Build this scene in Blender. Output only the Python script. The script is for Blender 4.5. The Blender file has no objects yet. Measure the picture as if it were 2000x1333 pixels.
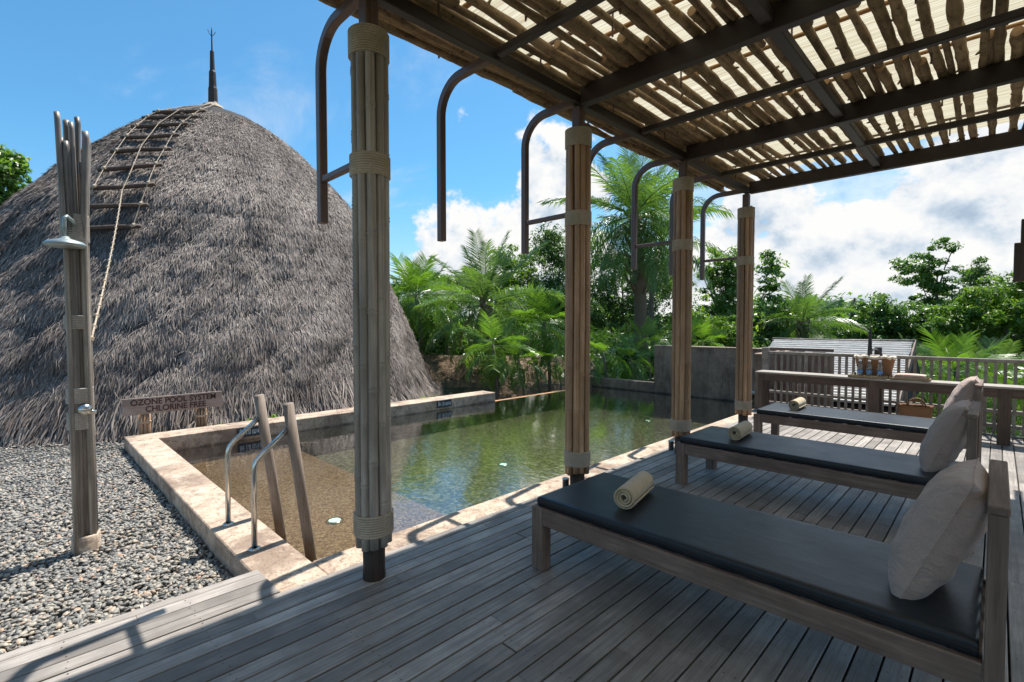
import bpy, math, random
import numpy as np
from mathutils import Vector, Matrix
R = math.radians
random.seed(7)
rng = np.random.default_rng(7)
S = bpy.context.scene
COL = S.collection

# ------------------------------------------------------------------ camera
cam = bpy.data.cameras.new('camera')
cam.sensor_width = 36.0
cam.lens = 36.0 * 956.0 / 2000.0
cam.clip_start = 0.05
cam.clip_end = 3000
co = bpy.data.objects.new('camera', cam)
COL.objects.link(co)
yaw, pitch = R(-44.78), R(-1.92)
co.location = (0, 0, 1.5)
co.rotation_euler = (R(90) + pitch, R(0.04), -yaw)
S.camera = co

# ------------------------------------------------------------------ light
SUN_DIR = Vector((-0.18, 1.11, 2.49)).normalized()
SUN_EL = math.asin(SUN_DIR.z)
SUN_AZ = math.atan2(SUN_DIR.x, SUN_DIR.y)
sun = bpy.data.lights.new('sun', 'SUN')
sun.energy = 3.7
sun.angle = R(0.5)
sun.color = (1.0, 0.95, 0.87)
so = bpy.data.objects.new('sun', sun)
COL.objects.link(so)
so.rotation_euler = SUN_DIR.to_track_quat('Z', 'Y').to_euler()

S.view_settings.view_transform = 'Standard'
S.view_settings.look = 'None'
S.view_settings.gamma = 1
S.view_settings.use_curve_mapping = False
S.view_settings.exposure = 1.02
S.cycles.max_bounces = 8
S.cycles.transparent_max_bounces = 16
S.cycles.caustics_reflective = False
S.cycles.caustics_refractive = False
S.cycles.sample_clamp_indirect = 6


class NT:
    """small helper for node trees"""
    def __init__(self, tree):
        self.t = tree
        self.n = tree.nodes
        self.l = tree.links

    def add(self, kind, **kw):
        nd = self.n.new(kind)
        for k, v in kw.items():
            if k.startswith('i_'):
                key = k[2:]
                key = int(key) if key.isdigit() else key.replace('_', ' ')
                self.set(nd.inputs[key], v)
            else:
                setattr(nd, k, v)
        return nd

    def set(self, sock, v):
        if isinstance(v, bpy.types.NodeSocket):
            self.l.new(v, sock)
        elif isinstance(v, bpy.types.Node):
            self.l.new(v.outputs[0], sock)
        else:
            if isinstance(v, (tuple, list)) and len(v) == 3 and sock.type == 'RGBA':
                v = (*v, 1)
            sock.default_value = v

    def math(self, op, a, b=0.5, c=0.0, clamp=False):
        nd = self.n.new('ShaderNodeMath')
        nd.operation = op
        nd.use_clamp = clamp
        self.set(nd.inputs[0], a)
        self.set(nd.inputs[1], b)
        if op in ('MULTIPLY_ADD', 'SMOOTH_MIN'):
            self.set(nd.inputs[2], c)
        return nd.outputs[0]

    def mix(self, f, a, b, mode='MIX'):
        nd = self.n.new('ShaderNodeMix')
        nd.data_type = 'RGBA'
        nd.blend_type = mode
        self.set(nd.inputs[0], f)
        self.set(nd.inputs[6], a)
        self.set(nd.inputs[7], b)
        return nd.outputs[2]

    def ramp(self, f, stops, interp='LINEAR'):
        nd = self.n.new('ShaderNodeValToRGB')
        cr = nd.color_ramp
        cr.interpolation = interp
        while len(cr.elements) < len(stops):
            cr.elements.new(0.5)
        for e, (p, c) in zip(cr.elements, stops):
            e.position = p
            e.color = (c, c, c, 1) if not isinstance(c, (tuple, list)) else (*c, 1)
        self.set(nd.inputs[0], f)
        return nd.outputs[0]

    def noise(self, vec, scale, detail=4, rough=0.55, dist=0.0, dim='3D'):
        nd = self.n.new('ShaderNodeTexNoise')
        nd.noise_dimensions = dim
        self.set(nd.inputs['Vector'], vec)
        nd.inputs['Scale'].default_value = scale
        nd.inputs['Detail'].default_value = detail
        nd.inputs['Roughness'].default_value = rough
        nd.inputs['Distortion'].default_value = dist
        return nd.outputs[0]

    def mapping(self, vec, scale=(1, 1, 1), loc=(0, 0, 0), rot=(0, 0, 0)):
        nd = self.n.new('ShaderNodeMapping')
        self.set(nd.inputs[0], vec)
        self.set(nd.inputs[1], loc)
        nd.inputs[2].default_value = rot
        nd.inputs[3].default_value = scale
        return nd.outputs[0]

    def smooth(self, v, a, b):
        nd = self.n.new('ShaderNodeMapRange')
        nd.interpolation_type = 'SMOOTHSTEP'
        self.set(nd.inputs[0], v)
        self.set(nd.inputs[1], a)
        self.set(nd.inputs[2], b)
        return nd.outputs[0]


# ------------------------------------------------------------------ world
W = bpy.data.worlds.new('World')
S.world = W
W.use_nodes = True
w = NT(W.node_tree)
w.n.clear()
sky = w.add('ShaderNodeTexSky', sky_type='NISHITA', sun_disc=False)
sky.sun_elevation = SUN_EL
sky.sun_rotation = SUN_AZ
sky.air_density = 1.0
sky.dust_density = 0.6
sky.ozone_density = 2.5
tc = w.add('ShaderNodeTexCoord')
dirv = tc.outputs['Generated']
sep = w.add('ShaderNodeSeparateXYZ', i_0=dirv)
el = sep.outputs['Z']
# cumulus: lumpy towers low over the horizon
flat_ = w.add('ShaderNodeVectorMath', operation='NORMALIZE', i_0=w.mapping(dirv, (1, 1, 0)))
az2 = w.add('ShaderNodeCombineXYZ', i_0=w.add('ShaderNodeSeparateXYZ', i_0=flat_.outputs[0]).outputs[0],
            i_1=w.add('ShaderNodeSeparateXYZ', i_0=flat_.outputs[0]).outputs[1], i_2=w.math('MULTIPLY', el, 1.25))
cv = az2.outputs[0]
low = w.noise(w.mapping(flat_.outputs[0], (1, 1, 1), (3.45, 0.9, 0)), 2.6, 1, 0.4)
big = w.noise(w.mapping(cv, (1, 1, 1), (1.3, 2.2, 0.3)), 4.2, 13, 0.58, 0.0)
top = w.math('MULTIPLY_ADD', low, 0.36, 0.055)            # height of the bank
h = w.math('SUBTRACT', top, el)
dens = w.math('ADD', w.math('MULTIPLY', h, 3.0), w.math('MULTIPLY', w.math('SUBTRACT', big, 0.5), 3.6))
# the bank stands over the sea side (+Y); the -X side carries only wisps
side = w.smooth(w.math('ADD', w.math('MULTIPLY', sep.outputs['X'], 0.72), sep.outputs['Y']), -0.48, 0.02)
dens = w.math('ADD', dens, w.math('MULTIPLY_ADD', side, 1.6, -1.6))
dens = w.math('ADD', dens, w.math('MULTIPLY', w.math('MULTIPLY', w.smooth(sep.outputs['Y'], 0.55, 0.95), w.smooth(el, 0.30, 0.16)), 0.20))
cum = w.smooth(dens, 0.02, 0.22)
# thin high veil
pl = w.add('ShaderNodeVectorMath', operation='DIVIDE', i_0=dirv)
cmb = w.add('ShaderNodeCombineXYZ', i_0=w.math('ADD', el, 0.12), i_1=w.math('ADD', el, 0.12), i_2=1.0)
w.set(pl.inputs[1], cmb)
ve = w.noise(w.mapping(pl.outputs[0], (0.8, 2.1, 1), (0.6, 0.2, 0), (0, 0, 0.5)), 1.1, 9, 0.62, 0.6)
veil = w.math('MULTIPLY', w.smooth(ve, 0.48, 0.80), 0.45)
east = w.math('MULTIPLY', w.smooth(sep.outputs['Y'], 0.72, 1.0), 0.62)
veil = w.math('MAXIMUM', veil, w.math('MULTIPLY', east, w.smooth(ve, 0.25, 0.55)))
cover = w.math('MAXIMUM', cum, veil, clamp=True)
# lit edges, grey-blue bellies: compare the billows with those a little higher up
upn = w.noise(w.mapping(cv, (1, 1, 1), (1.3, 2.2, 0.3 + 0.045)), 4.2, 7, 0.58, 0.0)
bigs = w.noise(w.mapping(cv, (1, 1, 1), (1.3, 2.2, 0.3)), 4.2, 7, 0.58, 0.0)
rel = w.math('SUBTRACT', bigs, upn)
deep = w.smooth(dens, 0.35, 1.4)
lit = w.math('ADD', w.math('MULTIPLY', rel, 6.0), w.math('SUBTRACT', 0.85, w.math('MULTIPLY', deep, 0.50)))
ccol = w.ramp(lit, [(0.0, (0.46, 0.58, 0.72)), (0.36, (0.66, 0.76, 0.87)), (0.64, (0.90, 0.94, 0.98)), (0.95, (1.04, 1.04, 1.03))])
tcol = w.mix(w.smooth(el, 0.0, 0.30), (0.82, 0.93, 1.0), (0.50, 0.93, 1.04))
tint = w.mix(1.0, sky.outputs[0], tcol, 'MULTIPLY')
bg1 = w.add('ShaderNodeBackground', i_0=tint, i_1=0.086)
bg2 = w.add('ShaderNodeBackground', i_0=ccol, i_1=0.47)
mx = w.add('ShaderNodeMixShader', i_0=cover, i_1=bg1.outputs[0], i_2=bg2.outputs[0])
wo = w.add('ShaderNodeOutputWorld', i_0=mx.outputs[0])


# ------------------------------------------------------------------ materials
def newmat(name):
    m = bpy.data.materials.new(name)
    m.use_nodes = True
    nt = NT(m.node_tree)
    nt.n.clear()
    out = nt.add('ShaderNodeOutputMaterial')
    return m, nt, out


def bsdf(nt, out, col, rough=0.7, metal=0.0, bump=None, bstr=0.3, bdist=0.01, spec=0.5, **kw):
    b = nt.add('ShaderNodeBsdfPrincipled')
    nt.set(b.inputs['Base Color'], col)
    nt.set(b.inputs['Roughness'], rough)
    nt.set(b.inputs['Metallic'], metal)
    b.inputs['Specular IOR Level'].default_value = spec
    for k, v in kw.items():
        nt.set(b.inputs[k.replace('_', ' ')], v)
    if bump is not None:
        bp = nt.add('ShaderNodeBump', i_Strength=bstr, i_Distance=bdist, i_Height=bump)
        nt.set(b.inputs['Normal'], bp.outputs[0])
    nt.set(out.inputs[0], b.outputs[0])
    return b


def orand(nt):
    return nt.add('ShaderNodeObjectInfo').outputs['Random']


def wpos(nt):
    return nt.add('ShaderNodeNewGeometry').outputs['Position']


def shifted(nt, vec, amt=37.0):
    r = orand(nt)
    v = nt.add('ShaderNodeVectorMath', operation='ADD', i_0=vec)
    c = nt.add('ShaderNodeCombineXYZ', i_0=nt.math('MULTIPLY', r, amt), i_1=nt.math('MULTIPLY', r, amt * 1.7), i_2=nt.math('MULTIPLY', r, amt * .6))
    nt.set(v.inputs[1], c)
    return v.outputs[0]


def wood_mat(name, dark, light, grain=(45, 2.2, 45), rough=0.75, var=0.35, stain=0.5, bstr=0.35):
    m, nt, out = newmat(name)
    p = shifted(nt, wpos(nt))
    g = nt.noise(nt.mapping(p, grain), 1.0, 6, 0.65, 0.3)
    g2 = nt.noise(nt.mapping(p, tuple(v * 3.5 for v in grain)), 1.0, 3, 0.6)
    big = nt.noise(p, 3.2, 4, 0.6)
    c = nt.ramp(g, [(0.3, dark), (0.7, light)])
    c = nt.mix(nt.ramp(g2, [(0.35, 0.35), (0.5, 0.0)]), c, tuple(v * 0.5 for v in dark))
    c = nt.mix(nt.math('MULTIPLY', nt.ramp(big, [(0.40, 1.0), (0.62, 0.0)]), stain), c, tuple(v * 0.72 for v in dark))
    r = orand(nt)
    k = nt.math('MULTIPLY_ADD', r, var, 1 - var * 0.5)
    hv = nt.add('ShaderNodeHueSaturation', i_Value=k, i_Color=c)
    hv.inputs['Saturation'].default_value = 1.0
    bsdf(nt, out, hv.outputs[0], rough, bump=g, bstr=bstr, bdist=0.004, spec=0.35)
    return m


M = {}
M['deck'] = wood_mat('weathered_deck_wood', (0.235, 0.208, 0.188), (0.475, 0.435, 0.40), (55, 1.6, 55), 0.55, 0.55, 0.6)
M['grey_wood_x'] = wood_mat('weathered_wood_long', (0.14, 0.094, 0.074), (0.31, 0.23, 0.187), (2.0, 50, 50), 0.7, 0.2)
M['grey_wood_y'] = wood_mat('weathered_wood_cross', (0.14, 0.094, 0.074), (0.31, 0.23, 0.187), (50, 2, 50), 0.7, 0.2)
M['grey_wood_z'] = wood_mat('weathered_wood_upright', (0.14, 0.094, 0.074), (0.31, 0.23, 0.187), (50, 50, 2.0), 0.7, 0.2)
M['rail_wood'] = wood_mat('sunlit_rail_wood', (0.22, 0.185, 0.155), (0.42, 0.37, 0.32), (9, 9, 9), 0.7, 0.25)  # paler than the other weathered wood: sunlight put into the colour
M['brown_wood_x'] = wood_mat('brown_bar_wood', (0.07, 0.046, 0.035), (0.15, 0.102, 0.078), (2.0, 50, 50), 0.65, 0.2)
M['brown_wood_z'] = wood_mat('brown_bar_wood_upright', (0.07, 0.046, 0.035), (0.15, 0.102, 0.078), (50, 50, 2), 0.65, 0.2)
M['pale_wood_x'] = wood_mat('pale_worn_top', (0.30, 0.26, 0.22), (0.52, 0.47, 0.42), (2.0, 50, 50), 0.7, 0.2)
M['post_wood'] = wood_mat('round_post_wood', (0.24, 0.185, 0.15), (0.43, 0.355, 0.30), (60, 60, 1.6), 0.65, 0.15)
M['stump'] = wood_mat('dark_palm_stump', (0.025, 0.016, 0.012), (0.085, 0.055, 0.042), (60, 60, 2.5), 0.6, 0.2)
M['dark_timber'] = wood_mat('dark_timber', (0.045, 0.032, 0.028), (0.085, 0.065, 0.055), (50, 50, 2), 0.6, 0.1)


def bamboo_mat(name, dark, light, spots=0.5):
    m, nt, out = newmat(name)
    p = shifted(nt, wpos(nt))
    g = nt.noise(nt.mapping(p, (70, 70, 1.2)), 1.0, 4, 0.6)
    b = nt.noise(nt.mapping(p, (5, 5, 1.4)), 1.0, 4, 0.6)
    s = nt.noise(nt.mapping(p, (60, 60, 40)), 1.0, 3, 0.6)
    c = nt.ramp(g, [(0.3, dark), (0.7, light)])
    c = nt.mix(nt.ramp(b, [(0.42, 0.55), (0.6, 0.0)]), c, tuple(v * 0.62 for v in dark))
    c = nt.mix(nt.math('MULTIPLY', nt.ramp(s, [(0.26, 1.0), (0.32, 0.0)]), spots), c, (0.05, 0.035, 0.03))
    k = nt.math('MULTIPLY_ADD', orand(nt), 0.6, 0.7)
    hv = nt.add('ShaderNodeHueSaturation', i_Value=k, i_Color=c)
    bsdf(nt, out, hv.outputs[0], 0.45, bump=g, bstr=0.15, bdist=0.003)
    return m


M['bamboo_grey'] = bamboo_mat('weathered_bamboo', (0.28, 0.235, 0.195), (0.50, 0.44, 0.375))
M['bamboo_tan'] = bamboo_mat('tan_bamboo', (0.29, 0.165, 0.088), (0.50, 0.315, 0.18), 0.3)
M['bamboo_old'] = bamboo_mat('old_bleached_bamboo', (0.12, 0.098, 0.082), (0.40, 0.355, 0.31), 0.6)


def rope_mat(name, dark, light, groove=0.7):
    m, nt, out = newmat(name)
    p = wpos(nt)
    n = nt.noise(nt.mapping(p, (1, 1, 3)), 60.0, 4, 0.6)
    big = nt.noise(p, 9.0, 3, 0.5)
    c = nt.ramp(n, [(0.3, dark), (0.7, light)])
    zc = nt.add('ShaderNodeSeparateXYZ', i_0=p).outputs['Z']
    turn = nt.math('SINE', nt.math('MULTIPLY', nt.math('ADD', zc, nt.math('MULTIPLY', big, 0.006)), 2 * math.pi / 0.0135))
    c = nt.mix(nt.ramp(nt.math('MULTIPLY_ADD', turn, 0.5, 0.5), [(0.0, groove), (0.3, 0.0)]), c, tuple(v * 0.45 for v in dark))  # fibre dirt and groove shade between turns, both put into the colour
    c = nt.mix(nt.ramp(big, [(0.4, 0.35), (0.6, 0.0)]), c, tuple(v * 0.75 for v in dark))
    bsdf(nt, out, c, 0.85, bump=n, bstr=0.5, bdist=0.003, spec=0.2)
    return m


M['rope'] = rope_mat('rope_binding', (0.44, 0.345, 0.25), (0.66, 0.55, 0.425))
M['rope_pale'] = rope_mat('pale_flat_binding', (0.50, 0.40, 0.30), (0.68, 0.57, 0.45), 0.12)
M['rope_dark'] = rope_mat('old_grey_rope_binding', (0.42, 0.365, 0.32), (0.64, 0.585, 0.53), 0.4)


def simple(name, col, rough=0.6, metal=0.0, nscale=20, nvar=0.15, spec=0.5, bstr=0.1, **kw):
    m, nt, out = newmat(name)
    n = nt.noise(wpos(nt), nscale, 4, 0.6)
    k = nt.math('MULTIPLY_ADD', n, nvar * 2, 1 - nvar)
    hv = nt.add('ShaderNodeHueSaturation', i_Value=k, i_Color=(*col, 1))
    bsdf(nt, out, hv.outputs[0], rough, metal, bump=n, bstr=bstr, bdist=0.003, spec=spec, **kw)
    return m


M['steel'] = simple('brown_painted_steel', (0.14, 0.086, 0.072), 0.42, nscale=14, nvar=0.2)
M['steel_shaded'] = simple('shaded_brown_steel', (0.038, 0.026, 0.023), 0.5, nscale=14, nvar=0.2)  # same paint as the brown steel, roof shade put into the colour
M['chrome'] = simple('stainless_steel', (0.62, 0.60, 0.56), 0.22, 1.0, nscale=8, nvar=0.1, bstr=0.02)
M['zinc'] = simple('dull_shower_metal', (0.36, 0.42, 0.42), 0.4, 0.6, nvar=0.2)
M['lamp_body'] = simple('grey_lamp_housing', (0.055, 0.06, 0.07), 0.4)
M['soil'] = simple('dark_soil', (0.05, 0.04, 0.03), 0.9, nscale=3, nvar=0.5)
M['under'] = simple('shadowy_joist_timber', (0.02, 0.017, 0.015), 0.9)
M['wicker'] = None


def stone_mat(name, base, dark, pale, scale=4.0, dirt=0.8, low_z=None):
    m, nt, out = newmat(name)
    p = wpos(nt)
    a = nt.noise(p, scale, 6, 0.65, 0.3)
    f = nt.noise(p, 60, 4, 0.7)
    big = nt.noise(nt.mapping(p, (1, 1, 1), (4, 2, 7)), scale * 0.45, 5, 0.7, 0.5)
    c = nt.ramp(a, [(0.3, base), (0.68, pale)])
    c = nt.mix(nt.math('MULTIPLY', nt.ramp(big, [(0.45, 0.0), (0.60, 0.85)]), dirt), c, dark)
    blot = nt.noise(nt.mapping(p, (1, 1, 1 if low_z is None or low_z < -.23 else .25), (9, 1, 3)), scale * 2.6, 5, 0.72, 0.8)
    c = nt.mix(nt.math('MULTIPLY', nt.ramp(blot, [(0.50, 0.0), (0.63, 0.75)]), dirt), c, dark)
    c = nt.mix(nt.ramp(f, [(0.36, 0.65), (0.5, 0.0)]), c, dark)
    if low_z is not None:
        s = nt.add('ShaderNodeSeparateXYZ', i_0=p).outputs['Z']
        wet = nt.smooth(nt.math('MULTIPLY_ADD', nt.noise(p, 7, 3), 0.07, s), low_z + 0.02, low_z + 0.10)
        c = nt.mix(nt.math('SUBTRACT', 1.0, wet), c, (0.03, 0.028, 0.024))
    bsdf(nt, out, c, 0.8, bump=f, bstr=0.35, bdist=0.004, spec=0.3)
    return m


M['coping'] = stone_mat('stained_pink_coping', (0.50, 0.37, 0.275), (0.17, 0.118, 0.088), (0.66, 0.53, 0.415), 4.0, 0.8, -0.24)
M['tall_wall'] = stone_mat('mouldy_concrete', (0.24, 0.175, 0.13), (0.075, 0.054, 0.042), (0.40, 0.30, 0.225), 1.9, 0.62, -0.22)
M['edge_tile'] = stone_mat('orange_edge_tile', (0.46, 0.25, 0.12), (0.22, 0.12, 0.07), (0.55, 0.33, 0.18), 5, 0.6)


def mosaic(name, cols, scale):
    m, nt, out = newmat(name)
    p = wpos(nt)
    v = nt.add('ShaderNodeTexVoronoi', i_Vector=nt.mapping(p, (1, 1, 1)), i_Scale=scale)
    v.feature = 'F1'
    s = nt.add('ShaderNodeSeparateColor', i_0=v.outputs['Color'])
    c = nt.ramp(s.outputs[0], [(0.0, cols[0]), (0.5, cols[1]), (1.0, cols[2])])
    bsdf(nt, out, c, 0.5)
    return m


M['ledge'] = mosaic('brown_aggregate', [(0.16, 0.09, 0.058), (0.34, 0.215, 0.14), (0.58, 0.42, 0.30)], 55)
M['pool_tile'] = mosaic('green_grey_mosaic', [(0.045, 0.055, 0.034), (0.14, 0.15, 0.095), (0.34, 0.35, 0.25)], 26)

# water: clear film, ripples, fresnel mirror
m, nt, out = newmat('pool_water')
p = wpos(nt)
n1 = nt.noise(nt.mapping(p, (1.0, 1.6, 1), rot=(0, 0, 0.6)), 5.5, 4, 0.55, 0.6)
n2 = nt.noise(p, 22, 2, 0.5, 0.4)
calm = nt.smooth(nt.noise(p, 0.5, 2), 0.35, 0.6)
hgt = nt.math('ADD', nt.math('MULTIPLY', n1, 1.0), nt.math('MULTIPLY', n2, 0.22))
bmp = nt.add('ShaderNodeBump', i_Strength=0.065, i_Distance=0.05, i_Height=hgt)
fr = nt.add('ShaderNodeFresnel', i_IOR=1.45, i_Normal=bmp.outputs[0])
tr = nt.add('ShaderNodeBsdfTransparent', i_Color=(0.66, 0.66, 0.56))
gl = nt.add('ShaderNodeBsdfGlossy', i_Color=(1, 1, 1), i_Roughness=0.015, i_Normal=bmp.outputs[0])
mxs = nt.add('ShaderNodeMixShader', i_0=nt.math('MULTIPLY', fr, 1.9, clamp=True), i_1=tr.outputs[0], i_2=gl.outputs[0])
nt.set(out.inputs[0], mxs.outputs[0])
M['water'] = m


def attr_mat(name, stops, rough=0.7, transl=0.0, spec=0.3, nscale=0, gloss_var=None):
    """colour from the per-piece attribute 'shade' (0..1)"""
    m, nt, out = newmat(name)
    a = nt.add('ShaderNodeAttribute', attribute_name='shade')
    c = nt.ramp(a.outputs['Fac'], stops)
    if nscale:
        n = nt.noise(wpos(nt), nscale, 4, 0.6)
        k = nt.math('MULTIPLY_ADD', n, 0.5, 0.75)
        c = nt.mix(1.0, c, nt.add('ShaderNodeCombineColor', i_0=k, i_1=k, i_2=k).outputs[0], 'MULTIPLY')
    b = nt.add('ShaderNodeBsdfPrincipled')
    nt.set(b.inputs['Base Color'], c)
    b.inputs['Roughness'].default_value = rough
    b.inputs['Specular IOR Level'].default_value = spec
    sh = b.outputs[0]
    if transl:
        t = nt.add('ShaderNodeBsdfTranslucent')
        c2 = nt.mix(1.0, c, (1.25, 1.35, 0.55), 'MULTIPLY')
        nt.set(t.inputs[0], c2)
        sh = nt.add('ShaderNodeMixShader', i_0=transl, i_1=b.outputs[0], i_2=t.outputs[0]).outputs[0]
    nt.set(out.inputs[0], sh)
    return m


M['thatch'] = attr_mat('grey_thatch', [(0.0, (0.065, 0.050, 0.044)), (0.35, (0.19, 0.155, 0.135)), (0.7, (0.36, 0.30, 0.26)), (0.93, (0.55, 0.46, 0.39)), (1.0, (0.60, 0.44, 0.32))], 0.7, 0.0, 0.35)
M['thatch_core'] = simple('thatch_underlayer', (0.045, 0.038, 0.034), 0.95, nscale=12, nvar=0.4)
M['straw'] = attr_mat('dry_straw', [(0.0, (0.10, 0.06, 0.035)), (0.4, (0.28, 0.19, 0.12)), (0.8, (0.45, 0.33, 0.22)), (1.0, (0.55, 0.43, 0.30))], 0.8)
M['pebble'] = attr_mat('river_pebble', [(0.0, (0.06, 0.06, 0.06)), (0.3, (0.175, 0.172, 0.165)), (0.55, (0.285, 0.268, 0.24)), (0.78, (0.42, 0.375, 0.31)), (0.9, (0.42, 0.27, 0.18)), (1.0, (0.66, 0.58, 0.48))], 0.5, 0, 0.4, 55)
G = lambda a, b, c, d: [(0.0, a), (0.4, b), (0.8, c), (1.0, d)]
M['leaf_dark'] = attr_mat('dark_leaf', G((0.035, 0.075, 0.018), (0.075, 0.15, 0.035), (0.15, 0.24, 0.06), (0.30, 0.38, 0.14)), 0.36, 0.48, 0.6)
M['leaf_mid'] = attr_mat('mid_leaf', G((0.055, 0.12, 0.026), (0.11, 0.21, 0.045), (0.20, 0.31, 0.075), (0.34, 0.42, 0.15)), 0.36, 0.50, 0.6)
M['leaf_bright'] = attr_mat('bright_leaf', G((0.06, 0.13, 0.018), (0.12, 0.22, 0.03), (0.20, 0.30, 0.045), (0.34, 0.42, 0.10)), 0.42, 0.50, 0.5)
M['palm_green'] = attr_mat('coconut_leaf', G((0.055, 0.115, 0.03), (0.105, 0.19, 0.055), (0.20, 0.29, 0.095), (0.48, 0.43, 0.20)), 0.30, 0.45, 0.7)
M['palm_bright'] = attr_mat('areca_leaf', G((0.065, 0.145, 0.024), (0.125, 0.24, 0.038), (0.22, 0.34, 0.06), (0.46, 0.42, 0.15)), 0.30, 0.46, 0.7)
M['palm_dry'] = attr_mat('dry_palm_leaf', G((0.16, 0.10, 0.06), (0.28, 0.19, 0.11), (0.40, 0.30, 0.19), (0.5, 0.4, 0.27)), 0.6, 0.25, 0.3)
M['bark'] = simple('grey_bark', (0.17, 0.14, 0.115), 0.85, nscale=9, nvar=0.45, bstr=0.5)
M['bark_dark'] = simple('dark_bark', (0.06, 0.05, 0.042), 0.85, nscale=9, nvar=0.4)
M['log_bark'] = None


def logmat():
    m, nt, out = newmat('eucalyptus_log_bark')
    p = shifted(nt, wpos(nt))
    g = nt.noise(nt.mapping(p, (38, 4, 38)), 1.0, 5, 0.65, 0.5)
    b = nt.noise(p, 7, 4, 0.6)
    k = nt.noise(p, 26, 3, 0.6)
    c = nt.ramp(g, [(0.3, (0.16, 0.105, 0.065)), (0.7, (0.42, 0.305, 0.19))])
    c = nt.mix(nt.ramp(b, [(0.45, 0.0), (0.62, 0.8)]), c, (0.42, 0.30, 0.175))
    c = nt.mix(nt.ramp(k, [(0.30, 0.8), (0.42, 0.0)]), c, (0.05, 0.034, 0.024))
    kk = nt.math('MULTIPLY_ADD', orand(nt), 0.5, 0.75)
    hv = nt.add('ShaderNodeHueSaturation', i_Value=kk, i_Color=c)
    bsdf(nt, out, hv.outputs[0], 0.75, bump=k, bstr=0.6, bdist=0.01, spec=0.3)
    return m


M['log_bark'] = logmat()
M['log_end'] = simple('cut_log_end', (0.46, 0.30, 0.17), 0.8, nscale=40, nvar=0.3)

# woven reed mat over the roof: lets part of the light through
m, nt, out = newmat('reed_mat')
p = wpos(nt)
ln = nt.noise(nt.mapping(p, (0.7, 75, 1)), 1.0, 2, 0.5)
pt = nt.noise(p, 1.3, 3, 0.5)
c = nt.ramp(ln, [(0.35, (0.50, 0.42, 0.28)), (0.6, (0.76, 0.71, 0.55))])
c = nt.mix(nt.ramp(pt, [(0.4, 0.3), (0.6, 0.0)]), c, (0.62, 0.54, 0.36))
di = nt.add('ShaderNodeBsdfDiffuse', i_Color=c)
tl = nt.add('ShaderNodeBsdfTranslucent', i_Color=c)
mxs = nt.add('ShaderNodeMixShader', i_0=0.50, i_1=di.outputs[0], i_2=tl.outputs[0])
nt.set(out.inputs[0], mxs.outputs[0])
M['mat'] = m
M['batten'] = simple('orange_bamboo_batten', (0.42, 0.25, 0.11), 0.6, nscale=20, nvar=0.3)

# vinyl mattress
m, nt, out = newmat('black_vinyl')
p = wpos(nt)
f = nt.noise(p, 220, 2, 0.5)
b = nt.noise(p, 4, 4, 0.6)
c = nt.ramp(b, [(0.35, (0.009, 0.0115, 0.0155)), (0.65, (0.015, 0.019, 0.025))])
bsdf(nt, out, c, nt.ramp(b, [(0.3, 0.36), (0.7, 0.46)]), bump=nt.math('ADD', nt.math('MULTIPLY', f, 0.1), nt.noise(nt.mapping(p, (1, 1.8, 1)), 7, 4, 0.55, 0.8)), bstr=0.16, bdist=0.010, spec=0.42)
M['vinyl'] = m


def fabric(name, col, pale, bs=0.6):
    m, nt, out = newmat(name)
    p = wpos(nt)
    f = nt.noise(p, 350, 2, 0.6)
    wr = nt.noise(nt.mapping(p, (1, 1, 1.6)), 11, 5, 0.62, 1.6)
    c = nt.ramp(f, [(0.3, col), (0.7, pale)])
    hsum = nt.math('ADD', nt.math('MULTIPLY', wr, 2.0), nt.math('MULTIPLY', f, 0.08))
    bsdf(nt, out, c, 0.9, bump=hsum, bstr=bs, bdist=0.012, spec=0.15, Sheen_Weight=0.25)
    return m


M['pillow'] = fabric('beige_linen', (0.38, 0.285, 0.25), (0.51, 0.395, 0.35))
M['towel'] = fabric('cream_terry', (0.44, 0.34, 0.215), (0.58, 0.475, 0.33), 0.5)
M['towel_pink'] = fabric('peach_terry', (0.58, 0.40, 0.31), (0.70, 0.52, 0.42), 0.2)
M['cloth_pale'] = fabric('pale_lining', (0.66, 0.57, 0.44), (0.8, 0.71, 0.58), 0.2)


def wicker(name, dark, light):
    m, nt, out = newmat(name)
    p = wpos(nt)
    wv = nt.add('ShaderNodeTexWave', bands_direction='Z', i_Vector=p, i_Scale=34.0, i_Distortion=2.0)
    n = nt.noise(p, 60, 3, 0.6)
    h = nt.math('ADD', wv.outputs['Fac'], nt.math('MULTIPLY', n, 0.8))
    c = nt.ramp(h, [(0.3, dark), (1.2, light)])
    bsdf(nt, out, c, 0.6, bump=h, bstr=0.6, bdist=0.006)
    return m


M['wicker'] = wicker('brown_wicker', (0.13, 0.05, 0.018), (0.36, 0.175, 0.075))
M['tray'] = wicker('woven_tray', (0.18, 0.11, 0.05), (0.42, 0.30, 0.16))
M['leather'] = simple('dark_leather_handle', (0.03, 0.022, 0.02), 0.5)
M['slat_roof'] = None
m, nt, out = newmat('bleached_bamboo_shingle')
p = shifted(nt, wpos(nt))
g = nt.noise(nt.mapping(p, (6, 60, 60)), 1.0, 4, 0.6)
c = nt.ramp(g, [(0.3, (0.50, 0.46, 0.42)), (0.65, (0.80, 0.77, 0.72))])
bsdf(nt, out, c, 0.8, bump=g, bstr=0.4, bdist=0.01)
M['slat_roof'] = m

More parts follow.
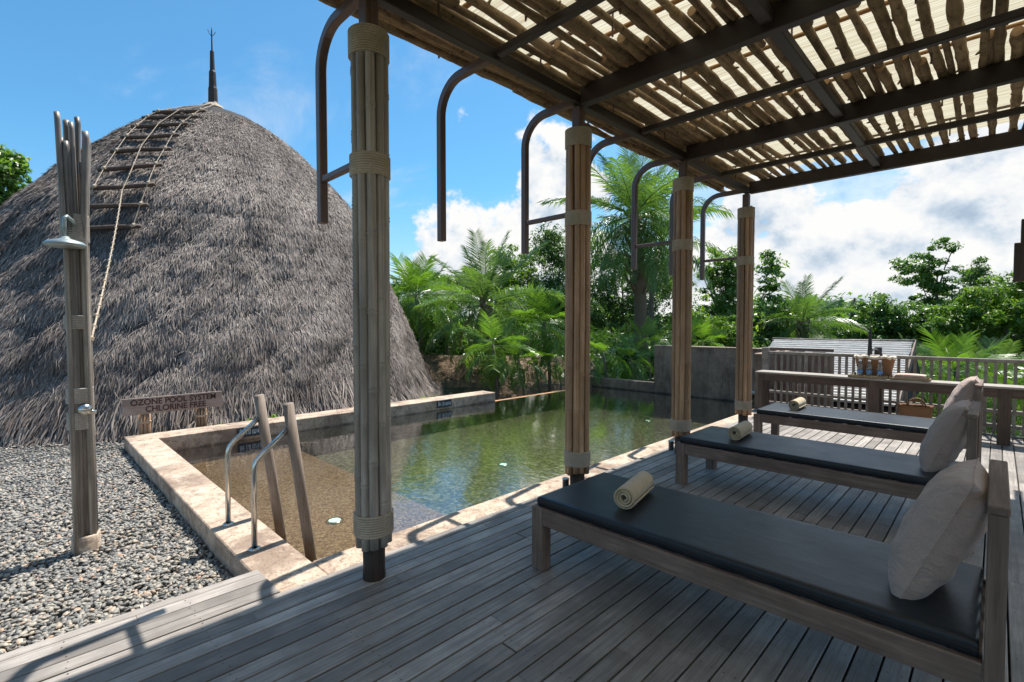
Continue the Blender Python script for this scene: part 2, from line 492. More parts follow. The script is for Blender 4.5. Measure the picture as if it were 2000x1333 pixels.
m, nt, out = newmat('clear_bottle_plastic')
gs = nt.add('ShaderNodeBsdfGlossy', i_Roughness=0.05)
tr = nt.add('ShaderNodeBsdfTransparent', i_Color=(0.88, 0.93, 0.95))
lw = nt.add('ShaderNodeLayerWeight', i_Blend=0.35)
mxs = nt.add('ShaderNodeMixShader', i_0=nt.math('MULTIPLY_ADD', lw.outputs['Fresnel'], 0.8, 0.08), i_1=tr.outputs[0], i_2=gs.outputs[0])
nt.set(out.inputs[0], mxs.outputs[0])
M['bottle'] = m
M['label_blue'] = simple('blue_bottle_label', (0.10, 0.28, 0.62), 0.4)
M['cap'] = simple('white_cap', (0.75, 0.77, 0.8), 0.4)
M['sign_board'] = wood_mat('sign_board_wood', (0.27, 0.205, 0.175), (0.42, 0.34, 0.30), (50, 2, 50), 0.7, 0.1)
M['sign_text'] = simple('burnt_lettering', (0.055, 0.022, 0.018), 0.8)
M['marker'] = simple('navy_marker_tile', (0.012, 0.02, 0.035), 0.4)
M['marker_text'] = simple('pale_marker_lettering', (0.55, 0.62, 0.66), 0.5)
m, nt, out = newmat('pool_light_lens')
e = nt.add('ShaderNodeEmission', i_Color=(0.55, 1.0, 0.86), i_Strength=1.6)
nt.set(out.inputs[0], e.outputs[0])
M['lens'] = m
M['green_hill'] = simple('distant_green_slope', (0.045, 0.085, 0.035), 0.9, nscale=0.15, nvar=0.5)
M['ground'] = simple('leaf_littered_ground', (0.062, 0.062, 0.03), 0.95, nscale=1.5, nvar=0.5, bstr=0.5)
M['gravel_base'] = simple('gravel_bed_base', (0.10, 0.10, 0.095), 0.9, nscale=60, nvar=0.5)


# ------------------------------------------------------------------ mesh helpers
class MB:
    def __init__(self):
        self.v = []
        self.f = []
        self.n = 0
        self.sh = []

    def add(self, vs, fs, shade=None):
        b = self.n
        self.v += [tuple(map(float, q)) for q in vs]
        self.f += [tuple(b + i for i in q) for q in fs]
        self.n += len(vs)
        if shade is not None:
            self.sh += [shade] * len(vs)

    def box(self, x0, x1, y0, y1, z0, z1, c=0.0, mat=None):
        """box with chamfered edges (26 faces) or plain when c is 0"""
        if c <= 0:
            vs = [(x0, y0, z0), (x1, y0, z0), (x1, y1, z0), (x0, y1, z0), (x0, y0, z1), (x1, y0, z1), (x1, y1, z1), (x0, y1, z1)]
            fs = [(3, 2, 1, 0), (4, 5, 6, 7), (0, 1, 5, 4), (1, 2, 6, 5), (2, 3, 7, 6), (3, 0, 4, 7)]
        else:
            vs, fs = cham(x0, x1, y0, y1, z0, z1, c)
        if mat is not None:
            vs = [tuple(mat @ Vector(q)) for q in vs]
        self.add(vs, fs)

    def tube(self, path, rad, seg=8, cap=True, shade=None):
        """tube along a list of points; rad number or list"""
        P = [Vector(q) for q in path]
        k = len(P)
        rd = [rad] * k if not hasattr(rad, '__len__') else rad
        t0 = (P[1] - P[0]).normalized()
        a = t0.orthogonal().normalized()
        vs = []
        for i in range(k):
            t = (P[min(i + 1, k - 1)] - P[max(i - 1, 0)])
            t = t.normalized() if t.length > 1e-9 else t0
            a = (a - t * a.dot(t)).normalized()
            b = t.cross(a)
            for j in range(seg):
                an = 2 * math.pi * j / seg
                vs.append(P[i] + (a * math.cos(an) + b * math.sin(an)) * rd[i])
        fs = []
        for i in range(k - 1):
            for j in range(seg):
                j2 = (j + 1) % seg
                fs.append((i * seg + j, i * seg + j2, (i + 1) * seg + j2, (i + 1) * seg + j))
        if cap:
            fs.append(tuple(range(seg - 1, -1, -1)))
            fs.append(tuple((k - 1) * seg + j for j in range(seg)))
        self.add(vs, fs, shade)

    def lathe(self, prof, seg=16, c=(0, 0), closed=True):
        vs = []
        for r, z in prof:
            for j in range(seg):
                an = 2 * math.pi * j / seg
                vs.append((c[0] + r * math.cos(an), c[1] + r * math.sin(an), z))
        fs = []
        for i in range(len(prof) - 1):
            for j in range(seg):
                j2 = (j + 1) % seg
                fs.append((i * seg + j, i * seg + j2, (i + 1) * seg + j2, (i + 1) * seg + j))
        if closed:
            fs.append(tuple(range(seg - 1, -1, -1)))
            fs.append(tuple((len(prof) - 1) * seg + j for j in range(seg)))
        self.add(vs, fs)

    def mesh(self, name, mat, smooth=False):
        me = bpy.data.meshes.new(name)
        me.from_pydata(self.v, [], self.f)
        if self.sh:
            a = me.attributes.new('shade', 'FLOAT', 'POINT')
            a.data.foreach_set('value', np.array(self.sh, dtype=np.float32))
        if mat is not None:
            me.materials.append(M[mat] if isinstance(mat, str) else mat)
        if smooth:
            me.polygons.foreach_set('use_smooth', [True] * len(me.polygons))
        me.update()
        return me

    def build(self, name, mat, parent=None, smooth=False, loc=None, auto=False):
        return put(name, self.mesh(name, mat, smooth or auto), parent, loc, auto)


def cham(x0, x1, y0, y1, z0, z1, c):
    vs = []
    idx = {}
    for i, x in enumerate((x0, x1)):
        for j, y in enumerate((y0, y1)):
            for k, z in enumerate((z0, z1)):
                sx, sy, sz = (1 if i == 0 else -1), (1 if j == 0 else -1), (1 if k == 0 else -1)
                for ax in range(3):
                    q = [x + sx * c, y + sy * c, z + sz * c]
                    q[ax] = (x, y, z)[ax]
                    idx[(i, j, k, ax)] = len(vs)
                    vs.append(tuple(q))
    fs = []

    def face(keys, nrm):
        ids = [idx[k] for k in keys]
        a, b, d = (Vector(vs[i]) for i in ids[:3])
        n = (b - a).cross(d - a)
        if n.dot(Vector(nrm)) < 0:
            ids.reverse()
        fs.append(tuple(ids))
    for i in (0, 1):
        s = -1 if i == 0 else 1
        face([(i, 0, 0, 0), (i, 1, 0, 0), (i, 1, 1, 0), (i, 0, 1, 0)], (s, 0, 0))
        face([(0, i, 0, 1), (1, i, 0, 1), (1, i, 1, 1), (0, i, 1, 1)], (0, s, 0))
        face([(0, 0, i, 2), (1, 0, i, 2), (1, 1, i, 2), (0, 1, i, 2)], (0, 0, s))
    for i in (0, 1):
        for j in (0, 1):
            si, sj = (-1, 1)[i], (-1, 1)[j]
            face([(i, j, 0, 0), (i, j, 1, 0), (i, j, 1, 1), (i, j, 0, 1)], (si, sj, 0))
            face([(i, 0, j, 0), (i, 1, j, 0), (i, 1, j, 2), (i, 0, j, 2)], (si, 0, sj))
            face([(0, i, j, 1), (1, i, j, 1), (1, i, j, 2), (0, i, j, 2)], (0, si, sj))
            for k in (0, 1):
                face([(i, j, k, 0), (i, j, k, 1), (i, j, k, 2)], (si, sj, (-1, 1)[k]))
    return vs, fs


def put(name, me, parent=None, loc=None, auto=False, rot=None, scale=None):
    o = bpy.data.objects.new(name, me)
    COL.objects.link(o)
    if parent is not None:
        o.parent = parent
    if loc is not None:
        o.location = loc
    if rot is not None:
        o.rotation_euler = rot
    if scale is not None:
        o.scale = scale if hasattr(scale, '__len__') else (scale,) * 3
    if auto:
        try:
            me.set_sharp_from_angle(angle=R(40))
        except Exception:
            pass
    return o


def thing(name, label, cat, loc=(0, 0, 0), rz=0.0, group=None):
    o = bpy.data.objects.new(name, None)
    o.empty_display_size = 0.1
    COL.objects.link(o)
    o.location = loc
    o.rotation_euler = (0, 0, rz)
    o['label'] = label
    o['category'] = cat
    if group:
        o['group'] = group
    return o


def tag(o, label, cat, group=None):
    o['label'] = label
    o['category'] = cat
    if group:
        o['group'] = group
    return o


def struct(o):
    o['kind'] = 'structure'
    return o


def stuff(o):
    o['kind'] = 'stuff'
    return o


def dup(root, loc=None, rz=None, label=None):
    r = root.copy()
    COL.objects.link(r)
    if loc is not None:
        r.location = loc
    if rz is not None:
        r.rotation_euler = (0, 0, rz)
    if label:
        r['label'] = label
    for ch in list(root.children):
        c = ch.copy()
        COL.objects.link(c)
        c.parent = r
        for g in list(ch.children):
            d = g.copy()
            COL.objects.link(d)
            d.parent = c
    return r


def fastmesh(name, V, F, mat, shade=None, smooth=False):
    """V (n,3) F (m,k) numpy arrays, all faces with k corners"""
    me = bpy.data.meshes.new(name)
    m_, k = F.shape
    me.vertices.add(len(V))
    me.vertices.foreach_set('co', np.ascontiguousarray(V, dtype=np.float32).ravel())
    me.loops.add(m_ * k)
    me.loops.foreach_set('vertex_index', np.ascontiguousarray(F, dtype=np.int32).ravel())
    me.polygons.add(m_)
    me.polygons.foreach_set('loop_start', np.arange(0, m_ * k, k, dtype=np.int32))
    me.polygons.foreach_set('loop_total', np.full(m_, k, dtype=np.int32))
    if shade is not None:
        a = me.attributes.new('shade', 'FLOAT', 'POINT')
        a.data.foreach_set('value', np.asarray(shade, dtype=np.float32))
    if smooth:
        me.polygons.foreach_set('use_smooth', np.ones(m_, dtype=bool))
    me.materials.append(M[mat])
    me.update(calc_edges=True)
    return me


def wob(x, y, z=0.0, s=1.0, seed=0):
    """cheap smooth pseudo noise about -1..1 (numpy friendly)"""
    a = np.sin(x * 1.7 * s + 1.3 * seed + 1.1 * np.sin(y * 1.3 * s + seed)) + np.sin(y * 2.1 * s + 2.1 * seed + 0.9 * np.sin(z * 1.9 * s + 0.5 * seed))
    b = np.sin(z * 2.3 * s + 0.7 * seed + 1.2 * np.sin(x * 1.1 * s)) + np.sin((x + y - z) * 2.9 * s + seed)
    return (a + b) / 4.0


# ================================================================== SETTING
# ground sheet, lower than the pool terrace, rising under the big thatched roof
g = MB()
nx = 60
xs = np.concatenate([np.linspace(-600, -40, 8), np.linspace(-34, 30, 44), np.linspace(60, 600, 8)])
ys = np.concatenate([np.linspace(-600, -40, 8), np.linspace(-34, 50, 54), np.linspace(70, 900, 10)])
X, Y = np.meshgrid(xs, ys, indexing='ij')
Z = -1.7 + 0.12 * wob(X, Y, 0, 0.5, 3)
d = np.hypot(X + 14, Y - 3.4)
Z = np.where(d < 8.2, -0.45, Z)
Z = np.where((X > -11.5) & (X < 3) & (Y < 11.0) & (Y > -6), -1.75, Z)
V = np.stack([X, Y, Z], -1).reshape(-1, 3)
nx, ny = len(xs), len(ys)
ii, jj = np.meshgrid(np.arange(nx - 1), np.arange(ny - 1), indexing='ij')
a0 = (ii * ny + jj).ravel()
F = np.stack([a0, a0 + ny, a0 + ny + 1, a0 + 1], -1)
struct(put('ground', fastmesh('ground', V, F, 'ground', smooth=True)))

# terrace slab under the gravel
b = MB()
b.box(-9.3, -8.385, -3.5, 4.9, -1.9, -0.22)
b.box(-8.385, -3.20, -3.5, 0.965, -1.9, -0.22)
b.box(-20.5, -9.3, -3.5, 4.0, -1.9, -0.22)
struct(b.build('gravel_bed', 'gravel_base'))

# pool shell ---------------------------------------------------------
WZ = -0.22
b = MB()
b.box(-3.10, -2.83, 1.292, 11.2, -1.6, -0.02, 0.008)
b.box(-7.95, -2.83, 0.97, 1.29, -1.6, -0.018, 0.008)
b.box(-8.38, -7.952, 0.97, 7.48, -1.6, -0.016, 0.008)
struct(b.build('pool_coping', 'coping'))
b = MB()
b.box(-8.06, -7.97, 7.482, 11.2, -1.6, WZ + 0.004, 0.004)
b.box(-8.20, -8.062, 7.482, 11.2, -1.6, WZ - 0.05, 0.004)
struct(b.build('infinity_edge', 'edge_tile'))
b = MB()
b.box(-8.4, -6.1, 11.202, 11.45, -1.7, 0.035, 0.008)
o = b.build('low_wall', 'tall_wall')
tag(o, 'low concrete wall at the far end of the pool, in front of the palms', 'wall')
b = MB()
b.box(-6.098, -3.0, 11.203, 11.38, -1.7, 0.955, 0.006)
b.box(-3.098, -2.93, 9.35, 11.201, -1.7, 0.95, 0.006)
o = thing('concrete_wall', 'tall grey concrete wall, mould stained, closing the far end of the pool', 'wall', (-4.5, 11.3, -1.7))
p_ = b.build('wall_panel', 'tall_wall', o, loc=(4.5, -11.3, 1.7))
b = MB()
b.box(-6.115, -2.99, 11.19, 11.395, 0.957, 0.985, 0.004)
b.box(-3.11, -2.92, 9.34, 11.188, 0.952, 0.98, 0.004)
b.build('cap_strip', 'coping', o, loc=(4.5, -11.3, 1.7))
b = MB()
b.box(-7.95, -3.10, 1.29, 3.02, -1.6, -0.44)
struct(b.build('pool_ledge', 'ledge'))
b = MB()
b.box(-7.98, -3.10, 3.022, 11.2, -1.6, -0.66)
struct(b.build('pool_floor', 'pool_tile'))
b = MB()
b.box(-3.106, -3.101, 3.022, 11.2, -0.66, WZ - 0.02)
b.box(-7.949, -7.944, 3.022, 7.48, -0.66, WZ - 0.02)
b.box(-7.968, -7.962, 7.482, 11.2, -0.66, WZ - 0.003)
b.box(-7.95, -3.10, 11.194, 11.2, -0.66, WZ - 0.02)
struct(b.build('pool_wall', 'pool_tile'))
b = MB()
b.add([(-7.972, 1.288, WZ), (-3.098, 1.288, WZ), (-3.098, 11.203, WZ), (-7.972, 11.203, WZ)], [(0, 1, 2, 3)])
struct(b.build('pool_water', 'water'))

# deck ---------------------------------------------------------------
deck = bpy.data.objects.new('deck', None)
COL.objects.link(deck)
struct(deck)
PL = {}


def plank(wd, ln):
    key = (round(wd, 3), round(ln, 2))
    if key not in PL:
        bb = MB()
        bb.box(-wd / 2, wd / 2, 0, key[1], -0.028, 0, 0.0025)
        PL[key] = bb.mesh('plank', 'deck')
    return PL[key]


for i in range(-3, 52):
    x0 = -2.83 + 0.1 * i
    y = -2.6 + random.uniform(-1.2, 0)
    yend = 9.18
    if i < 0:
        yend = 1.0
    elif i == 0:
        x0 += 0.0
    while y < yend - 0.05:
        ln = random.choice([1.6, 2.2, 2.8, 3.4])
        if y + ln > yend - 0.5:
            ln = yend - y
        if y + ln > -2.6:
            o = put('plank', plank(0.0915, ln - 0.005), deck, (x0 + 0.05, y + 0.002, random.uniform(-0.0015, 0.0015)))
        y += ln
b = MB()
b.box(-3.195, -3.135, -2.6, 1.0, -0.15, -0.001, 0.004)
b.build('edge_board', 'deck', deck)
b = MB()
b.box(-3.13, -2.835, -2.6, 0.965, -0.25, -0.034)
b.box(-2.825, 2.37, -2.6, 9.18, -0.25, -0.034)
b.box(-2.82, 2.36, -2.6, 9.17, -1.75, -0.26)
b.build('joist_frame', 'under', deck)


# screw heads in pairs along the joists: too small to pick apart singly
b = MB()
for i in range(-3, 52):
    for j in range(-5, 19):
        y_ = j * .5 + .11
        if i < 0 and y_ > .95:
            continue
        for dx in (.026, .074):
            cx_, cy_ = -2.83 + .1 * i + dx, y_ + random.uniform(-.008, .008)
            b.add([(cx_ + .0036 * math.cos(k * math.pi / 3), cy_ + .0036 * math.sin(k * math.pi / 3), .0018) for k in range(6)], [(0, 1, 2, 3, 4, 5)])
stuff(b.build('screw', 'stump', deck))

# pebbles --------------------------------------------------------------
def ico(level):
    t = (1 + 5 ** .5) / 2
    v = [(-1, t, 0), (1, t, 0), (-1, -t, 0), (1, -t, 0), (0, -1, t), (0, 1, t), (0, -1, -t), (0, 1, -t), (t, 0, -1), (t, 0, 1), (-t, 0, -1), (-t, 0, 1)]
    f = [(0, 11, 5), (0, 5, 1), (0, 1, 7), (0, 7, 10), (0, 10, 11), (1, 5, 9), (5, 11, 4), (11, 10, 2), (10, 7, 6), (7, 1, 8), (3, 9, 4), (3, 4, 2), (3, 2, 6), (3, 6, 8), (3, 8, 9), (4, 9, 5), (2, 4, 11), (6, 2, 10), (8, 6, 7), (9, 8, 1)]
    v = [Vector(q).normalized() for q in v]
    for _ in range(level):
        cache = {}
        nf = []

        def mid(a, b2):
            k = (min(a, b2), max(a, b2))
            if k not in cache:
                cache[k] = len(v)
                v.append(((v[a] + v[b2]) / 2).normalized())
            return cache[k]
        for a, b2, c in f:
            x, y_, z = mid(a, b2), mid(b2, c), mid(c, a)
            nf += [(a, x, z), (b2, y_, x), (c, z, y_), (x, y_, z)]
        f = nf
    return np.array([tuple(q) for q in v]), np.array(f)


def rotmats(n, tilt):
    az = rng.uniform(0, 2 * np.pi, n)
    tx = rng.normal(0, tilt, n)
    ty = rng.normal(0, tilt, n)
    ca, sa = np.cos(az), np.sin(az)
    Rz = np.zeros((n, 3, 3)); Rz[:, 0, 0] = ca; Rz[:, 0, 1] = -sa; Rz[:, 1, 0] = sa; Rz[:, 1, 1] = ca; Rz[:, 2, 2] = 1
    Rx = np.zeros((n, 3, 3)); Rx[:, 0, 0] = 1; Rx[:, 1, 1] = np.cos(tx); Rx[:, 1, 2] = -np.sin(tx); Rx[:, 2, 1] = np.sin(tx); Rx[:, 2, 2] = np.cos(tx)
    Ry = np.zeros((n, 3, 3)); Ry[:, 1, 1] = 1; Ry[:, 0, 0] = np.cos(ty); Ry[:, 0, 2] = np.sin(ty); Ry[:, 2, 0] = -np.sin(ty); Ry[:, 2, 2] = np.cos(ty)
    return Rx @ Ry @ Rz


def pebbles(name, P, size, level):
    bv, bf = ico(level)
    n = len(P)
    sx = rng.uniform(0.75, 1.35, n) * size
    sc = np.stack([sx, sx * rng.uniform(0.55, 0.85, n), sx * rng.uniform(0.3, 0.55, n)], -1)
    lump = 1 + 0.12 * np.sin(bv[None, :, 0] * 3 + rng.uniform(0, 6, (n, 1))) * np.cos(bv[None, :, 1] * 2.5 + rng.uniform(0, 6, (n, 1)))
    L = bv[None] * lump[..., None] * sc[:, None, :]
    Rm = rotmats(n, 0.35)
    V = np.einsum('nij,nkj->nki', Rm, L) + P[:, None, :]
    F = (bf[None] + (np.arange(n) * len(bv))[:, None, None]).reshape(-1, 3)
    sh = np.repeat(np.clip(rng.beta(2.2, 2.2, n), 0, 1), len(bv))
    return fastmesh(name, V.reshape(-1, 3), F, 'pebble', sh, True)


def scatter(n, x0, x1, y0, y1):
    P = np.stack([rng.uniform(x0, x1, n), rng.uniform(y0, y1, n), np.zeros(n)], -1)
    P[:, 2] = -0.195 + 0.022 * wob(P[:, 0] * 3, P[:, 1] * 3, 0, 1.5, 2) + rng.uniform(-0.014, 0.014, n)
    return P


near = scatter(8200, -4.5, -3.21, -.9, 0.96)
mid_ = np.concatenate([scatter(1500, -4.5, -3.21, -1.6, -.9), scatter(27000, -8.37, -4.5, -1.6, 0.96), scatter(16000, -8.37, -3.21, -3.45, -1.6)])
far_ = np.concatenate([scatter(9000, -12.5, -8.4, -2.2, 1.9), scatter(8000, -14.5, -8.4, -3.45, -2.2)])
stuff(struct_ := put('gravel', pebbles('gravel', near, 0.0158, 1)))
o = put('gravel', pebbles('gravel', np.concatenate([mid_, far_]), 0.0185, 0))
stuff(o)

# ================================================================== DOME ROOF
C0 = np.array([-13.99, 3.41])
RT = np.array([.236, .972])
ZP = np.array([-.6, .4, 1.3, 2.2, 3.1, 3.9, 4.6, 5.2, 5.7, 6.1, 6.4, 6.62, 6.76, 6.84])
RP = np.array([5.56, 5.18, 4.84, 4.43, 3.98, 3.63, 3.06, 2.54, 2.01, 1.58, 1.15, .78, .40, 0.02])


def dome_pt(t, az, off=0.0):
    """t 0..1 along the profile from base to top, az angle; numpy arrays"""
    seg = np.concatenate([[0], np.cumsum(np.hypot(np.diff(ZP), np.diff(RP)))])
    s = t * seg[-1]
    z = np.interp(s, seg, ZP)
    r = np.interp(s, seg, RP)
    sm = 0.10 * seg[-1]
    # smoothed profile
    z = (z + np.interp(np.clip(s - .14, 0, None), seg, ZP) + np.interp(np.clip(s + .14, None, seg[-1]), seg, ZP)) / 3
    r = (r + np.interp(np.clip(s - .14, 0, None), seg, RP) + np.interp(np.clip(s + .14, None, seg[-1]), seg, RP)) / 3
    shft = np.interp(z, [0, 3, 5, 6.6], [0, .09, .24, .22])
    lump = 0.035 * wob(az * 5, s * 1.2, 0, 1.6, 1) + 0.022 * wob(az * 14, s * 3.0, az, 1.3, 5) + 0.018 * np.sin(s * 3.1 + 2.6 * np.sin(az * 6) + 1.7 * np.sin(az * 17)) + .03 * wob(az * 7, s * 1.5, 0, 1.2, 12) + .009 * wob(az * 37, s * 8, az, 1.1, 9)
    lump = lump * np.clip(r / 1.5, 0, 1)
    rr = np.maximum(r + lump + off, 0.0)
    x = C0[0] + RT[0] * shft + rr * np.sin(az)
    y = C0[1] + RT[1] * shft + rr * np.cos(az)
    return np.stack([x, y, z], -1)


dome = thing('thatched_dome', 'huge grey thatched dome roof rising behind the gravel and pool', 'thatched roof', (-13.99, 3.41, -0.5))
base = Vector((13.99, -3.41, 0.5))
nt_, na = 46, 120
T, A = np.meshgrid(np.linspace(0, 1, nt_), np.linspace(0, 2 * np.pi, na, endpoint=False), indexing='ij')
V = dome_pt(T, A).reshape(-1, 3)
F = []
for i in range(nt_ - 1):
    for j in range(na):
        j2 = (j + 1) % na
        F.append((i * na + j, i * na + j2, (i + 1) * na + j2, (i + 1) * na + j))
put('roof_shell', fastmesh('roof_shell', V, np.array(F)[:, ::-1], 'thatch_core', smooth=True), dome, base)


def thatch_blades(n, azc, azw, t0, t1, lmin, lmax, wd, off, seed, lift=0.022, fray=0.16):
    r_ = np.random.default_rng(seed)
    az = azc + r_.uniform(-azw, azw, n)
    # area weighting: fewer near the top
    t = t0 + (t1 - t0) * (1 - np.sqrt(1 - r_.uniform(0, 1, n) * 0.985))
    ln = r_.uniform(lmin, lmax, n) * np.clip(1.15 - t * .55, .3, 1.2)
    p0 = dome_pt(t, az, off)
    e = 0.006
    pu = dome_pt(np.minimum(t + e, 1), az, off)
    pa = dome_pt(t, az + 0.01, off)
    up = pu - p0
    up /= np.linalg.norm(up, axis=1)[:, None] + 1e-9
    sd = pa - p0
    sd /= np.linalg.norm(sd, axis=1)[:, None] + 1e-9
    nr = np.cross(up, sd)
    cen = np.stack([np.full(n, C0[0]), np.full(n, C0[1]), np.full(n, 1.0)], -1)
    sgn = np.sign(np.sum(nr * (p0 - cen), axis=1))
    nr *= sgn[:, None]
    ang = r_.normal(0, fray, n) + 0.14 * wob(az * 9, t * 16, 0, 1.0, 4)
    dn = -up * np.cos(ang)[:, None] + sd * np.sin(ang)[:, None]
    w_ = np.cross(dn, nr)
    tw = r_.normal(0, 0.28, n)
    w_ = w_ * np.cos(tw)[:, None] + nr * np.sin(tw)[:, None]
    hw = r_.uniform(0.5, 1.3, n) * wd / 2
    lf = r_.uniform(0.3, 1.6, n) * lift
    root = p0 - nr * 0.02
    mid = p0 + dn * (ln * 0.55)[:, None] + nr * (lf * 0.8)[:, None]
    tip = p0 + dn * ln[:, None] + nr * lf[:, None]
    tip[:, 2] = np.maximum(tip[:, 2], -0.24)
    Vv = np.stack([root, mid + w_ * hw[:, None], tip, mid - w_ * hw[:, None]], 1)
    Vv = Vv.reshape(-1, 3)
    k = np.arange(n) * 4
    F3 = np.stack([k, k + 1, k + 2, k + 3], -1)
    s = np.clip(.48 + .62 * (r_.beta(2.0, 2.2, n) - .48) + 0.26 * wob(az * 6, t * 9, 0, 1.2, 7) + .06 * wob(az * 19, t * 22, 0, 1.1, 3) + 0.10 * np.clip((t - .45) * 2, 0, 1) + 0.10 * (t < 0.10), 0, 1)
    return Vv, F3, np.repeat(s, 4)


AZC = math.atan2(13.99, -3.41)
parts = [thatch_blades(330000, AZC, 1.62, 0.015, 0.995, .10, .30, .0125, 0.0, 11, .014),
         thatch_blades(30000, AZC, 1.7, 0.03, 0.985, .12, .30, .011, 0.01, 12, 0.03, 0.42),
         thatch_blades(15000, AZC, 1.6, 0.035, 0.14, .30, .70, .020, 0.02, 13, 0.06, 0.20),
         thatch_blades(14000, AZC + math.pi, 1.4, 0.02, 0.98, .3, .6, .05, 0.01, 14)]
Vs, Fs, Ss, off_ = [], [], [], 0
for v_, f_, s_ in parts:
    Vs.append(v_); Fs.append(f_ + off_); Ss.append(s_); off_ += len(v_)
o = put('thatch', fastmesh('thatch', np.concatenate(Vs), np.concatenate(Fs), 'thatch', np.concatenate(Ss)), dome, base)
stuff(o)
# spire
b = MB()
b.lathe([(.19, 6.86), (.15, 6.95), (.105, 7.02), (.098, 7.35), (.085, 7.40), (.075, 7.75), (.055, 7.80), (.045, 8.26), (.0, 8.28)], 10, (-13.959, 3.536), False)
b.lathe([(.02, 8.2), (.014, 8.75), (.003, 8.85)], 6, (-13.959, 3.536))
b.tube([(-13.959, 3.536, 8.62), (-13.949, 3.596, 8.70), (-13.949, 3.616, 8.76)], .007, 5)
b.tube([(-13.959, 3.536, 8.62), (-13.969, 3.476, 8.70), (-13.969, 3.456, 8.76)], .007, 5)
b.build('spire', 'dark_timber', dome, loc=base)
b = MB()
b.lathe([(.25, 6.80), (.27, 6.86), (.22, 6.92), (.16, 6.96)], 14, (-13.959, 3.536), False)
b.build('spire_collar', 'rope', dome, loc=base)

# rope ladder lying on the roof
RUNG = [[[-13.013, 2.163, 6.03], [-12.488, 3.018, 6.164]], [[-12.945, 1.963, 5.832], [-12.269, 2.823, 5.921]], [[-12.646, 1.735, 5.493], [-12.062, 2.593, 5.645]], [[-12.339, 1.527, 5.15], [-11.734, 2.364, 5.268]], [[-12.012, 1.326, 4.742], [-11.427, 2.171, 4.86]], [[-11.587, 1.093, 4.253], [-11.118, 1.967, 4.447]], [[-11.255, 0.918, 3.835], [-10.723, 1.784, 3.974]], [[-11.214, 0.761, 3.485], [-10.569, 1.653, 3.558]], [[-11.071, 0.652, 3.06], [-10.468, 1.526, 3.158]]]
lad = thing('rope_ladder', 'wooden rung rope ladder lying down the sunny side of the thatch', 'ladder', (-10.6, 1.1, 3.0))
lo = Vector((10.6, -1.1, -3.0))
out_ = Vector((0.90, -0.30, 0.28)) * 0.07
L1p, L2p = [], []
for a_, b2 in RUNG:
    a_, b2 = Vector(a_) + out_, Vector(b2) + out_
    bb = MB()
    mid = (a_ + b2) / 2 + Vector((0, 0, random.uniform(-.02, .02)))
    bb.tube([a_, a_.lerp(mid, .5), mid, b2.lerp(mid, .5), b2], [.036, .041, .037, .040, .034], 8)
    bb.build('rung', 'brown_wood_x', lad, True, lo)
    for q, lst in ((a_.lerp(b2, .1), L1p), (a_.lerp(b2, .9), L2p)):
        lst.append(q + Vector((.03, -.01, .02)))
apex = Vector((-13.8, 3.52, 6.93))
for lst in (L1p, L2p):
    bb = MB()
    pts = [apex, Vector((-13.1, 3.32, 6.62)) if lst is L2p else Vector((-13.4, 2.75, 6.50))] + lst
    bb.tube(pts, .007, 6)
    for q in lst:
        bb.tube([q - Vector((.0, .03, .03)), q + Vector((.01, .0, .0)), q + Vector((0, .03, .03))], [.02, .034, .02], 6)
    bb.build('side_rope', 'rope', lad, False, lo)
KR = [[-13.9, 3.5, 6.98], [-12.877, 3.038, 6.45], [-12.6, 2.541, 6.12], [-12.20, 2.11, 5.60], [-11.65, 1.733, 4.92], [-10.99, 1.448, 4.16], [-10.79, 1.316, 3.82]]
KR = [Vector(q) for q in KR]
end = Vector((-4.80, .382, 1.40))
for k in range(1, 25):
    q = KR[6].lerp(end, k / 24)
    q.z -= 0.10 * math.sin(math.pi * k / 24)
    KR.append(q)
b = MB()
b.tube(KR, .007, 6)
for q in KR[3:]:
    b.tube([q + Vector((-.012, 0, .02)), q, q + Vector((.012, 0, -.02))], [.009, .019, .009], 6)
tag(b.build('knotted_rope', 'rope'), 'long knotted rope running from the dome tip down to the shower post', 'rope')


# ================================================================== SHOWER
sh = thing('outdoor_shower', 'outdoor shower post of bundled old bamboo standing in the gravel', 'shower', (-4.8, 0.318, -0.2))


def L(o):  # local shift
    return Vector((4.8, -0.318, 0.2))


lo = Vector((4.8, -0.318, 0.2))
tops = [(-.066, 2.99), (-.045, 2.86), (-.02, 2.97), (.0, 2.95), (.018, 3.04), (.045, 2.90), (.062, 2.88), (.03, 2.70), (-.03, 2.80), (0.05, 2.6)]
for i, (dy, zt) in enumerate(tops):
    ang = i * 2.4
    dx = 0.052 * math.cos(ang)
    rr = random.uniform(.019, .026)
    y0 = 0.318 + dy * 0.82
    bb = MB()
    bb.tube([(-4.8 + dx * 1.0, y0, -.2), (-4.8 + dx, y0 - .003, .9), (-4.8 + dx, 0.312 + dy * .85, 2.1), (-4.8 + dx * 1.4, 0.308 + dy * 1.0, 2.3), (-4.8 + dx * 1.7, 0.306 + dy * 1.12 + (.02 if dy > 0 else -.005), zt - .05), (-4.8 + dx * 1.7, 0.303 + dy * 1.12 + (.02 if dy > 0 else -.005), zt)], [rr, rr, rr * .95, rr * .9, rr * .85, rr * .8], 8)
    bb.build('bamboo_pole', 'bamboo_old', sh, True, lo)
b = MB()
b.lathe([(.038, -.2), (.036, 2.6)], 8, (-4.8, .31), True)
b.build('core_post', 'stump', sh, loc=lo)


